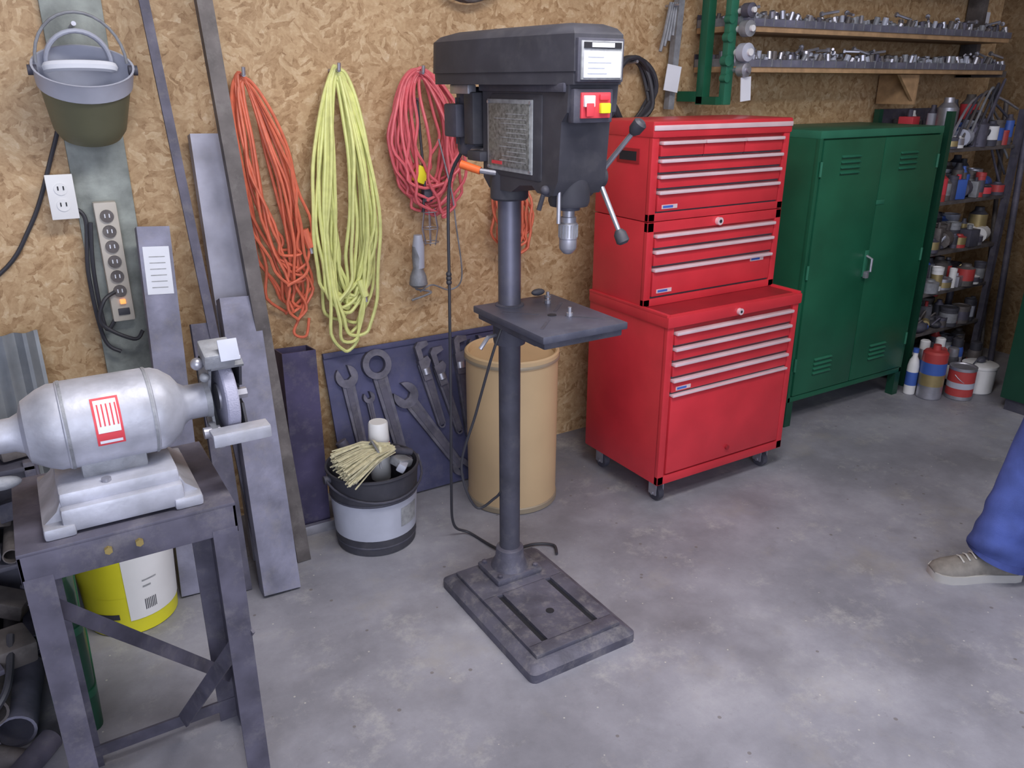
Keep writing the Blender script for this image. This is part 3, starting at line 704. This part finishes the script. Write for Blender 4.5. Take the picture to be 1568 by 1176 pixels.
def arcshell(xa, xb, ri, ro, d0, d1, m, n=28, cy=GY, cz=GZ):
    rings = []
    for k in range(n+1):
        a = math.radians(d0+(d1-d0)*k/n); c_, s_ = math.cos(a), math.sin(a)
        rings.append([(xa, cy+ri*c_, cz+ri*s_), (xb, cy+ri*c_, cz+ri*s_), (xb, cy+ro*c_, cz+ro*s_), (xa, cy+ro*c_, cz+ro*s_)])
    b.loft(rings, m)
for sgn, xc in ((1, .282), (-1, -.185)):
    arcshell(xc-.032, xc+.032, .080, .086, -110, 122, ALU2)
    arcshell(xc-.032, xc-.027, .02, .085, -110, 122, ALU2); arcshell(xc+.027, xc+.032, .02, .085, -110, 112, BLK)
    b.lathe([(.034, xc-.04), (.036, xc-.03)], ALU2, (0, GY, GZ), ax='x')
    b.lathe([(.012, xc-.012), (.068, xc-.012), (.071, xc-.009), (.071, xc+.009), (.068, xc+.012), (.012, xc+.012)], WHEEL, (0, GY, GZ), ax='x', seg=48)
    b.lathe([(.026, xc-.016), (.026, xc+.016)], STEEL, (0, GY, GZ), ax='x'); b.lathe([(.011, xc+.016), (.011, xc+.04)], STEEL, (0, GY, GZ), ax='x', seg=6)
    b.box((xc-.012, 1.50, 1.010), (.055, .06, .03), ALU2, rot=(.3, 0, 0), bev=.005)
    b.box((xc+.005, 1.470, 1.022), (.035, .004, .04), PALE, rot=(-.4, 0, 0), bev=.001)
    b.cyl((xc-.045, 1.50, .995), (xc+.03, 1.50, .995), .006, STEEL); b.sphere((xc-.048, 1.50, .995), .012, STEEL); b.sphere((xc-.04, 1.49, .97), .009, ALU2)
    b.bx(xc-.05, xc+.055, 1.425, 1.462, .868, .878, ALU, .002)
    b.bx(xc-.05, xc+.055, 1.423, 1.429, .854, .876, ALU, .002)
    b.box((xc-.035, 1.475, .86), (.012, .09, .022), ALU2, bev=.003); b.cyl((xc-.055, 1.49, .86), (xc-.025, 1.49, .86), .011, STEEL)
b.sphere((-.105, 1.50, .84), (.03, .012, .012), ALU2)
b.done()

# ---------------------------------------------------------------- yellow bucket, jerry can, scrap
b = B('plastic_bucket')
c = (.085, 2.31, 0)
b.lathe([(.118, 0), (.122, .004), (.128, .13)], YEL, c, seg=40)
b.lathe([(.1285, .13), (.134, .25)], YEL, c, cap=False, seg=40)
b.lathe([(.134, .25), (.137, .32), (.146, .322), (.146, .336), (.138, .338), (.132, .33), (.12, .02), (0, .02)], WHITE, c, cap=False, seg=40)
def bpatch(a0, a1, z0, z1, m, dr=.0015):
    rr = []
    for z in (z0, z1):
        r_ = .122+(z/.25)*.012+dr
        rr.append([(c[0]+r_*math.cos(math.radians(a0+(a1-a0)*k/10)), c[1]+r_*math.sin(math.radians(a0+(a1-a0)*k/10)), z) for k in range(11)])
    b.loft(rr, m, cap=False, closed=False)
bpatch(262, 350, .05, .27, WHITE)
for k in range(7): bpatch(282+k*2.2, 283+k*2.2, .075, .11, BLK, .0025)
bpatch(282, 292, .15, .155, LGREY, .0025); bpatch(282, 300, .17, .174, LGREY, .0025); bpatch(215, 250, .06, .078, BLK, .0015)
b.done(fix=False)
b = B('green_jerry_can')
b.loft([rring(-.135, -.045, 1.84, 2.13, .03, z) for z in (0.0, .38)]+[rring(-.125, -.055, 1.86, 2.11, .03, .41)], GREEND)
for z in (.1, .28): b.loft([rring(-.138, -.042, 1.837, 2.133, .03, z), rring(-.138, -.042, 1.837, 2.133, .03, z+.02)], GREEN)
for x in (-.115, -.09, -.065): b.tube([(x, 1.90, .40), (x, 1.92, .44), (x, 2.03, .44), (x, 2.05, .40)], .006, GREEN)
b.cyl((-.09, 1.87, .40), (-.09, 1.85, .44), .02, GREEN)
b.done()
# low rack of scrap & parts in the corner
b = B('scrap_parts_rack')
for x in (-.60, -.10):
    for y in (2.16, 2.37): b.bx(x, x+.025, y, y+.025, 0, .60, DARKSTEEL, .002)
for z in (.06, .33, .59): b.bx(-.60, -.075, 2.16, 2.395, z-.012, z, BLK2, .002)
b.bx(-.60, -.075, 2.385, 2.395, .06, .60, BLK2)
rnd = random.Random(21)
for z in (.06, .33):
    for k in range(10):
        x = -.57+.05*k; r_ = rnd.uniform(.02, .034)
        b.pipe((x, 2.18-rnd.uniform(0, .05), z+r_+.001), (x+rnd.uniform(-.01, .01), 2.37, z+r_+.001), r_, rnd.choice((DARKSTEEL, BROWNSTEEL, BLUESTEEL, BLK2)))
        if k % 2: b.box((x, 2.27, z+.10+rnd.uniform(0, .03)), (.07, .12, .05), rnd.choice((DARKSTEEL, BROWNSTEEL, BLK2, GREEND)), rot=(rnd.uniform(-.4, .4), rnd.uniform(-.4, .4), rnd.uniform(0, 3)), bev=.006)
for k in range(6):
    b.box((-.55+.085*k, 2.27, .62+rnd.uniform(-.005, .01)), (.07, .15, .05), rnd.choice((DARKSTEEL, BROWNSTEEL, BLK2)), rot=(0, rnd.uniform(-.1, .1), rnd.uniform(-.3, .3)), bev=.008)
b.done(fix=False)
b = B('scrap_pipe_pile')
for i, (x, y, z, L, r, a) in enumerate([(-.21, 2.00, .045, .24, .045, 1.45), (-.31, 1.98, .04, .26, .04, 1.7), (-.255, 2.00, .118, .24, .04, 1.5), (-.40, 1.98, .045, .26, .045, 1.6), (-.35, 1.98, .12, .22, .036, 1.55), (-.20, 1.78, .028, .14, .028, .9), (-.25, 1.83, .025, .16, .025, 2.4)]):
    d = Vector((math.cos(a), math.sin(a), 0))*L/2; p = Vector((x, y, z+.001))
    b.pipe(p-d, p+d, r, (BLUESTEEL, DARKSTEEL, BROWNSTEEL, LTUBE)[i % 4])
b.box((-.21, 2.02, .185), (.10, .10, .06), BROWNSTEEL, rot=(.1, .1, .3), bev=.01)
b.box((-.30, 1.99, .19), (.12, .16, .015), DARKSTEEL, rot=(.05, .05, .3), bev=.003)
b.tube(spline([(-.5, 1.85, .01), (-.35, 1.80, .03), (-.28, 1.86, .10), (-.22, 1.90, .16), (-.2, 2.02, .22)]), .009, BCORD)
b.done(fix=False)

# ---------------------------------------------------------------- bolt rack
b = B('bolt_bin_rack')
rx0, rx1 = 2.545, 4.45
b.bx(2.47, 2.51, 2.56, 2.60, 1.40, 2.25, GREEN, .003); b.bx(2.47, 2.51, 2.60, 2.71, 1.41, 1.45, GREEN)
b.bx(2.50, 2.54, 2.47, 2.50, 1.40, 2.25, GREENL, .003)
b.bx(2.47, 2.54, 2.485, 2.60, 1.40, 1.43, GREEN)
b.beam((2.40, 2.68, 1.38), (2.43, 2.66, 2.25), rect(.03, .03), ALU2)
b.bx(4.45, 4.485, 2.62, 2.71, 1.51, 2.25, BROWNSTEEL, .003)
b.bx(4.45, 4.485, 2.46, 2.71, 1.51, 1.54, BROWNSTEEL)
rnd = random.Random(4)
for zt in (1.545, 1.695, 1.96):
    b.bx(rx0, rx1, 2.46, 2.70, zt-.022, zt, WOOD, .002)
    b.bx(rx0, rx1, 2.452, 2.458, zt-.002, zt+.026, BLUESTEEL, .001)
    b.bx(rx0, rx1, 2.698, 2.703, zt, zt+.05, DARKSTEEL)
    x = rx0
    while x < rx1-.04:
        w = rnd.uniform(.05, .075)
        b.bx(x, x+.005, 2.450, 2.70, zt, zt+.030, ALU2)
        # sockets standing in rows
        for yy in (2.475, 2.515, 2.56, 2.61):
            for q in (.28, .72):
                r_ = rnd.uniform(.009, .016); h = rnd.uniform(.035, .062); m = rnd.choice((STEEL, STEEL, DARKSTEEL, ALU2, BROWNSTEEL, PALE))
                px, py = x+w*q+rnd.uniform(-.004, .004), yy
                tx_, ty_ = rnd.uniform(-.018, .018), rnd.uniform(-.015, .015)
                b.cyl((px, py, zt+.001), (px+tx_, py+ty_, zt+h), r_, m, r2=r_*.9, seg=9)
                b.cyl((px+tx_, py+ty_, zt+h-.001), (px+tx_*1.02, py+ty_, zt+h+.0005), r_*.55, BLK3, seg=8)
        if rnd.random() < .35:
            a = rnd.uniform(0, 3.14); p = Vector((x+w/2, 2.50, zt+.068)); d = Vector((math.cos(a), math.sin(a)*.6, rnd.uniform(-.2, .3)))*.04
            b.cyl(p-d, p+d, .006, STEEL, seg=6); b.cyl(p+d, p+d*1.3, .011, STEEL, seg=6)
        x += w
b.bx(3.79, 3.815, 2.50, 2.70, 1.385, 1.52, WOOD, .002); b.prism([(3.79, 1.52), (3.79, 1.40), (3.66, 1.52)], 'y', 2.50, 2.515, WOOD)
for z, r_, m in ((1.745, .026, DARKSTEEL), (1.68, .030, ALU2), (1.595, .034, PALE), (1.53, .026, STEEL)):
    b.lathe([(r_*.45, 2.40), (r_, 2.405), (r_, 2.44), (r_*.45, 2.445)], m, (2.545, 0, z), ax='y'); b.cyl((2.545, 2.39, z), (2.545, 2.48, z), r_*.4, WHITE if z > 1.58 else STEEL, seg=12)
    b.cyl((2.50, 2.46, z-.03), (2.50, 2.49, z-.03), r_*.6, GREENL)
b.box((2.375, 2.64, 1.50), (.075, .003, .10), PAPER, rot=(0, .15, 0)); b.box((2.565, 2.42, 1.46), (.055, .003, .09), PAPER, rot=(0, -.1, 0))
for k in range(4): b.tube([(2.36+.01*k, 2.66, 1.78), (2.33+.015*k, 2.65, 1.68+.01*k), (2.31+.02*k, 2.65, 1.60+.02*k)], .007, ALU2)
b.cyl((2.37, 2.70, 1.77), (2.37, 2.62, 1.77), .005, STEEL)
b.done()
b = B('wall_notice'); b.box((4.62, 2.7175, 1.78), (.12, .004, .12), PAPER); b.done()

# ---------------------------------------------------------------- supply shelf
b = B('steel_shelf_unit')
sx0, sx1, sy0_, sy1_ = 3.80, 4.42, 2.30, 2.68
for x in (sx0, sx1):
    for y in (sy0_, sy1_): b.beam((x, y, 0), (x, y, 1.36), [(-.015, -.015), (.015, -.015), (.015, -.011), (-.011, -.011), (-.011, .015), (-.015, .015)], GREEND if x < 4 else DARKSTEEL)
SH = (.06, .27, .48, .69, .94, 1.19)
for z in SH: b.bx(sx0, sx1, sy0_, sy1_, z-.018, z, BROWNSTEEL, .002)
b.bx(sx0, sx1, sy1_, sy1_+.006, .05, 1.36, DARKSTEEL)
b.cyl((sx1+.05, 2.22, 0), (sx1+.04, 2.30, 1.48), .016, DARKSTEEL); b.cyl((sx1+.09, 2.30, 0), (sx1+.10, 2.45, 1.40), .012, BROWNSTEEL)
rnd = random.Random(12)
cols = [WHITE, LREDM, PALE, BLUE, DARKSTEEL, TRED, STEEL, BLK2, ALU2, BROWNSTEEL, DARKSTEEL, BLK2, BROWNSTEEL, GOLD, BLK, BLK]
for z, hm in zip(SH, (.17, .17, .17, .2, .2, .24)):
    for row in (2.33, 2.39, 2.47, 2.56, 2.63):
        x = sx0+.045
        while x < sx1-.04:
            r_ = rnd.choice((.018, .024, .028, .036, .045)); h = rnd.uniform(.06, hm)*(1 if row > 2.36 else .75); m = rnd.choice(cols); m2 = rnd.choice(cols); y = row+rnd.uniform(-.01, .01)
            x += r_*.6
            k = rnd.random()
            if k < .35:
                b.lathe([(r_, z), (r_, z+h*.25)], m2, (x, y, 0), seg=14); b.lathe([(r_*1.01, z+h*.25), (r_*1.01, z+h*.8)], m, (x, y, 0), seg=14)
                b.lathe([(r_, z+h*.8), (r_*.55, z+h*.9), (r_*.5, z+h)], m2, (x, y, 0), seg=14)
            elif k < .6:
                h = min(h, .12); b.lathe([(r_, z), (r_, z+h*.85), (r_*1.05, z+h*.86), (r_*1.05, z+h), (r_*.9, z+h), (r_*.88, z+h*.95), (0, z+h*.95)], m, (x, y, 0), seg=16); b.lathe([(r_*1.01, z+h*.2), (r_*1.01, z+h*.7)], m2, (x, y, 0), seg=16, cap=False)
            elif k < .75:
                b.sphere((x, y, z+r_*.7), (r_*1.2, r_, r_*.7), m, seg=10, rot=(0, 0, rnd.uniform(0, 3))); b.tube(spline([(x-r_, y, z+.02), (x, y-.02, z+h*.6), (x+r_, y, z+.03)], 5), .005, m2, seg=6)
            elif k < .88:
                b.cyl((x-r_, y, z+r_), (x+r_, y+.03, z+r_*1.02), r_*.9, m, seg=14); b.cyl((x+r_, y+.03, z+r_), (x+r_*1.2, y+.035, z+r_), r_*.5, m2, seg=12)
            else: b.box((x, y, z+h*.4+.001), (r_*1.8, r_*1.6, h*.8), m, rot=(0, 0, rnd.uniform(-.3, .3)), bev=.004); b.cyl((x, y, z+h*.8), (x, y, z+h), r_*.3, m2, seg=10)
            x += r_*1.2
for k in range(6): b.tube(spline([(3.83+.05*k, 2.31, 1.20), (4.0+.05*k, 2.33, 1.40+.02*k), (4.25, 2.36, 1.42-.03*k), (4.42, 2.33, 1.36-.08*k)]), .006, (STEEL, BLK2, BROWNSTEEL, ALU2, BLK, DARKSTEEL)[k])
b.done()
b = B('oil_can'); c = (3.76, 2.13, 0)
b.lathe([(.055, 0), (.058, .004), (.058, .07)], STEEL, c); b.lathe([(.0585, .07), (.0585, .13)], GOLD, c); b.lathe([(.0588, .13), (.0588, .19)], BLUE, c); b.lathe([(.0585, .19), (.0585, .235), (.05, .245), (.02, .25), (.018, .275)], TRED, c)
b.done()
b = B('paint_can'); c = (3.885, 2.05, 0)
b.lathe([(.060, 0), (.063, .003), (.063, .02)], STEEL, c); b.lathe([(.0625, .02), (.0625, .15)], TRED, c); b.lathe([(.0628, .06), (.0628, .09)], PALE, c, cap=False); b.lathe([(.064, .15), (.064, .165), (.055, .165), (.052, .16), (0, .16)], STEEL, c)
b.tube([(c[0]-.064*math.cos(t), c[1]-.064*abs(math.sin(t))*.9, .13-.05*math.sin(t)) for t in [math.pi*k/12 for k in range(13)]], .002, STEEL, seg=6)
b.done()
b = B('white_tub'); c = (4.055, 2.06, 0); b.lathe([(.07, 0), (.075, .005), (.08, .13), (.084, .132), (.084, .145), (.078, .148), (0, .15)], WHITE, c)
b.tube([(c[0]-.07+.14*t, c[1], .15+.03*math.sin(math.pi*t)) for t in [k/8 for k in range(9)]], .004, BLK2, seg=6); b.sphere((c[0], c[1], .165), (.03, .02, .015), BLK2, seg=10); b.done()
b = B('plastic_bottle'); c = (3.72, 2.21, 0); b.lathe([(.025, 0), (.028, .004), (.028, .15), (.022, .18), (.012, .2), (.012, .22)], WHITE, c); b.lathe([(.0285, .05), (.0285, .12)], BLUE, c); b.lathe([(.014, .22), (.014, .24)], BLUE, c); b.done()
def spray(x, y, r, h, ma, mb, mc):
    b = B('spray_can'); c = (x, y, 0); b.lathe([(r*.95, 0), (r, .004), (r, h), (r*.85, h+.015), (r*.6, h+.018)], ma, c); b.lathe([(r*1.01, h*.25), (r*1.01, h*.8)], mb, c, cap=False); b.lathe([(r*.8, h+.015), (r*.8, h+.055), (r*.6, h+.06)], mc, c); b.done()
spray(3.90, 2.185, .033, .16, PALE, LREDM, TRED); spray(4.02, 2.19, .033, .14, BLK, WHITE, STEEL); spray(3.965, 2.235, .030, .19, TRED, GOLD, WHITE); spray(4.10, 2.22, .033, .17, BLUE, PALE, BLK); spray(3.83, 2.235, .03, .20, STEEL, BLUE, WHITE); spray(4.19, 2.17, .035, .15, BROWNSTEEL, TRED, BLK)

b = B('green_parts_cabinet')
b.bx(3.90, 4.70, 1.42, 1.86, .06, .90, GREEND, .006); b.bx(3.885, 4.71, 1.405, 1.87, .90, .925, GREEN, .004)
for k in range(3): b.bx(3.93, 4.67, 1.408, 1.42, .10+k*.265, .35+k*.265, GREEND, .004); b.bx(4.2, 4.4, 1.395, 1.408, .29+k*.265, .305+k*.265, STEEL, .003)
b.bx(3.92, 4.68, 1.45, 1.84, 0, .06, BLK2); b.done()

# ---------------------------------------------------------------- person
def W(D, L, z): return Vector((D*.521+L*.8536, D*.8536-L*.521, z))
person = bpy.data.objects.new('person', None); scene.collection.objects.link(person)
def skin(name, verts, edges, radii, m, root=0, sub=2, disp=0, ns=.07):
    me = bpy.data.meshes.new(name); me.from_pydata([tuple(v) for v in verts], edges, []); o = bpy.data.objects.new(name, me); scene.collection.objects.link(o)
    md = o.modifiers.new('s', 'SKIN'); md.use_smooth_shade = True
    for i, r_ in enumerate(radii):
        me.skin_vertices[0].data[i].radius = r_ if isinstance(r_, tuple) else (r_, r_)
        me.skin_vertices[0].data[i].use_root = (i == root)
    ss = o.modifiers.new('sub', 'SUBSURF'); ss.levels = sub+1; ss.render_levels = sub+1
    if disp:
        tx = bpy.data.textures.new(name+'_wr', 'CLOUDS'); tx.noise_scale = ns; tx.noise_depth = 1
        d = o.modifiers.new('d', 'DISPLACE'); d.texture = tx; d.strength = disp; d.mid_level = .5; d.texture_coords = 'GLOBAL'
    me.materials.append(m); o.parent = person; return o
PD = 2.10
# jeans: one surface per leg running up into the shared seat, with cloth folds and a turned hem
jb = B('jeans')
def leg(path, hem_tilt, ph):
    # path: (D, L, z, radius_fore_aft, radius_side) from waist to hem
    N = 70; S_ = 44; rings = []
    P5 = [list(p) for p in path]
    def samp(u):
        q = u*(len(P5)-1); i = min(int(q), len(P5)-2); t = q-i
        a = P5[max(i-1, 0)]; b_ = P5[i]; c_ = P5[i+1]; d_ = P5[min(i+2, len(P5)-1)]
        return [.5*((2*b_[k])+(c_[k]-a[k])*t+(2*a[k]-5*b_[k]+4*c_[k]-d_[k])*t*t+(3*b_[k]-a[k]-3*c_[k]+d_[k])*t**3) for k in range(5)]
    for i in range(N):
        u = i/(N-1); D, L, z, rf, rs = samp(u); ring = []
        low = max(0, (u-.62)/.38); knee = math.exp(-((u-.5)/.10)**2)
        for j in range(S_):
            a = math.tau*j/S_
            front = -math.cos(a)   # +1 toward travel direction (-L)
            f = .0055*low*math.sin(z*78+2.2*math.sin(a+ph)+ph)+.0045*low*math.sin(z*47-1.7*math.cos(a*1+.8)+1.3*ph)
            f += .0040*knee*math.sin(z*60+2.5*a)*(.5-.5*front)+.0022*math.sin(3*a+z*14+ph)
            f += .006*math.exp(-((front-1)/.35)**2)*low
            zz = z+hem_tilt*front*low**2
            ring.append(W(D+(rs+f)*math.sin(a), L+(rf+f)*math.cos(a), zz))
        rings.append(ring)
    jb.loft(rings[:-3], DENIM, cap=False)
    last = rings[-4:]
    def sc(r, k):
        c0 = sum(r, Vector())/len(r); return [c0+(p-c0)*k for p in r]
    jb.loft([last[0], sc(last[0], 1.02), sc(last[1], 1.025), sc(last[3], 1.03), sc(last[3], .96), sc(last[0], .93)], DENIM2, cap=False)
leg([(2.11, 1.765, 1.04, .115, .13), (2.13, 1.755, .95, .13, .13), (2.18, 1.725, .82, .118, .098), (2.20, 1.665, .66, .098, .086), (2.20, 1.612, .50, .082, .076), (2.20, 1.590, .38, .082, .074), (2.20, 1.565, .25, .084, .074), (2.20, 1.548, .14, .090, .074), (2.20, 1.548, .062, .094, .076)], .032, .4)
leg([(2.09, 1.765, 1.04, .115, .13), (2.07, 1.765, .95, .13, .13), (2.03, 1.785, .82, .118, .098), (2.01, 1.805, .66, .098, .086), (2.01, 1.83, .50, .082, .076), (2.01, 1.885, .38, .082, .074), (2.01, 1.945, .25, .084, .074), (2.01, 1.985, .14, .086, .074), (2.01, 2.015, .062, .088, .076)], .03, 2.1)
o = jb.done(50); o.parent = person
sv = [W(PD, 1.765, 1.0), W(PD, 1.77, 1.15), W(PD, 1.77, 1.30), W(PD, 1.775, 1.43), W(PD, 1.77, 1.51), W(PD+.17, 1.775, 1.42), W(PD+.22, 1.80, 1.15), W(PD-.17, 1.775, 1.42), W(PD-.22, 1.76, 1.15), W(PD+.20, 1.77, .95), W(PD-.21, 1.70, .96)]
skin('shirt', sv, [(0, 1), (1, 2), (2, 3), (3, 4), (3, 5), (5, 6), (3, 7), (7, 8), (6, 9), (8, 10)], [.165, .155, .155, .12, .065, .075, .058, .075, .058, .045, .045], SHIRT, disp=.015)
skin('head_and_neck', [W(PD, 1.77, 1.48), W(PD, 1.76, 1.56), W(PD, 1.745, 1.64), W(PD, 1.75, 1.74)], [(0, 1), (1, 2), (2, 3)], [.06, .06, .085, .09], SKIN)
h = B('face_and_hair')
F = W(0, -1, 0); S = W(1, 0, 0)
hc = W(PD, 1.745, 1.68)
h.sphere(hc+F*.105+Vector((0, 0, -.02)), (.014, .014, .025), SKIN); h.box(hc+F*.088+Vector((0, 0, -.065)), (.01, .045, .008), mat('lips', (.5, .2, .17), .5), rot=(0, 0, math.atan2(F.y, F.x)), bev=.003)
for s_ in (-1, 1):
    h.sphere(hc+F*.085+S*.032*s_+Vector((0, 0, .005)), .012, WHITE, seg=10); h.sphere(hc+F*.095+S*.032*s_+Vector((0, 0, .005)), .005, BLK3, seg=8)
    h.sphere(hc+S*.088*s_-F*.005+Vector((0, 0, -.01)), (.015, .015, .03), SKIN, seg=10)
h.sphere(hc-F*.022+Vector((0, 0, .045)), (.098, .098, .085), HAIR)
o = h.done(); o.parent = person
h = B('hands')
for wr, s_ in ((W(PD+.20, 1.76, .93), 1), (W(PD-.21, 1.69, .94), -1)):
    dn = Vector((0, 0, -1))
    h.tube([wr+Vector((0, 0, .02)), wr+dn*.03, wr+dn*.09+F*.005], [.026, .036, .034], SKIN, seg=12)
    for k, (off, L_) in enumerate(((.027, .068), (.01, .08), (-.008, .075), (-.025, .06))):
        p = wr+F*off+dn*.085
        h.tube([p, p+dn*L_*.4, p+dn*L_*.75-S*s_*.01, p+dn*L_*.95-S*s_*.025], [.0095, .009, .008, .006], SKIN, seg=8)
    p = wr+F*.03+dn*.03; h.tube([p, p+F*.02+dn*.03, p+F*.025+dn*.055-S*s_*.01], [.011, .010, .008], SKIN, seg=8)
o = h.done(); o.parent = person
def shoe(name, D, heelL):
    s = B(name)
    secs = [(0, .03, .10), (.02, .036, .11), (.07, .036, .11), (.11, .035, .095), (.15, .040, .080), (.19, .047, .066), (.23, .047, .056), (.255, .038, .048), (.272, .022, .038)]
    rings = []
    for t, w, zt in secs:
        ring_ = []
        for k in range(17):
            a = math.pi*k/16; ring_.append(W(D+w*math.cos(a), heelL-t, .024+(zt-.024)*math.sin(a)**.8 if k not in (0, 16) else .024))
        rings.append(ring_)
    s.loft(rings, SHOE)
    prof = []
    for t, w, zt in secs: prof.append((D+w+.005, heelL-t))
    for t, w, zt in reversed(secs): prof.append((D-w-.005, heelL-t))
    s.loft([[W(d, l_, .0) for d, l_ in prof], [W(d, l_, .018) for d, l_ in prof], [W(d, l_, .028) for d, l_ in prof]], SOLE)
    for k in range(5):
        t = .115+k*.018; zz = .099-k*.007
        s.tube([W(D+.022, heelL-t, zz-.008), W(D, heelL-t-.004, zz+.002), W(D-.022, heelL-t, zz-.008)], .003, SOLE, seg=6)
    o = s.done(60); o.parent = person
shoe('shoe_right', 2.20, 1.615); shoe('shoe_left', 2.01, 2.08)

# ---------------------------------------------------------------- lights
def fixture(name, x, y, ln):
    b = B(name); dx, dy = ln/2, .12
    b.bx(x-dx, x+dx, y-dy, y+dy, 2.62, 2.70, WHITE, .006)
    for o_ in (-.05, .05): b.cyl((x-dx+.03, y+o_, 2.60), (x+dx-.03, y+o_, 2.60), .018, LIGHTM, seg=12)
    b.done()
fixture('fluorescent_fixture', .9, .9, 1.4); fixture('fluorescent_fixture', 2.6, .2, 1.4)
def area(name, loc, rot, sx, sy, e, col):
    l = bpy.data.lights.new(name, 'AREA'); l.shape = 'RECTANGLE'; l.size = sx; l.size_y = sy; l.energy = e; l.color = col
    o = bpy.data.objects.new(name, l); o.location = loc; o.rotation_euler = rot; scene.collection.objects.link(o); return o
area('ceiling_light_near', (.9, .9, 2.56), (0, 0, 0), 1.4, .4, 46, (1, .97, .95))
area('ceiling_light_far', (2.6, .2, 2.56), (0, 0, 0), 1.4, .4, 18, (1, .96, .95))
area('door_daylight', (-.5, -2.2, 1.6), (math.radians(85), 0, math.radians(-18)), 2.2, 1.8, 88, (.84, .88, 1))
w = bpy.data.worlds.new('World'); scene.world = w; w.use_nodes = True
w.node_tree.nodes['Background'].inputs[0].default_value = (.70, .76, 1, 1); w.node_tree.nodes['Background'].inputs[1].default_value = .5

# ---------------------------------------------------------------- camera
cd = bpy.data.cameras.new('camera'); co = bpy.data.objects.new('camera', cd); scene.collection.objects.link(co)
co.location = (0, 0, 1.48); co.rotation_euler = (math.radians(69.5), 0, -math.radians(31.4)); cd.sensor_width = 36; cd.lens = 28.24; cd.clip_start = .05
scene.camera = co
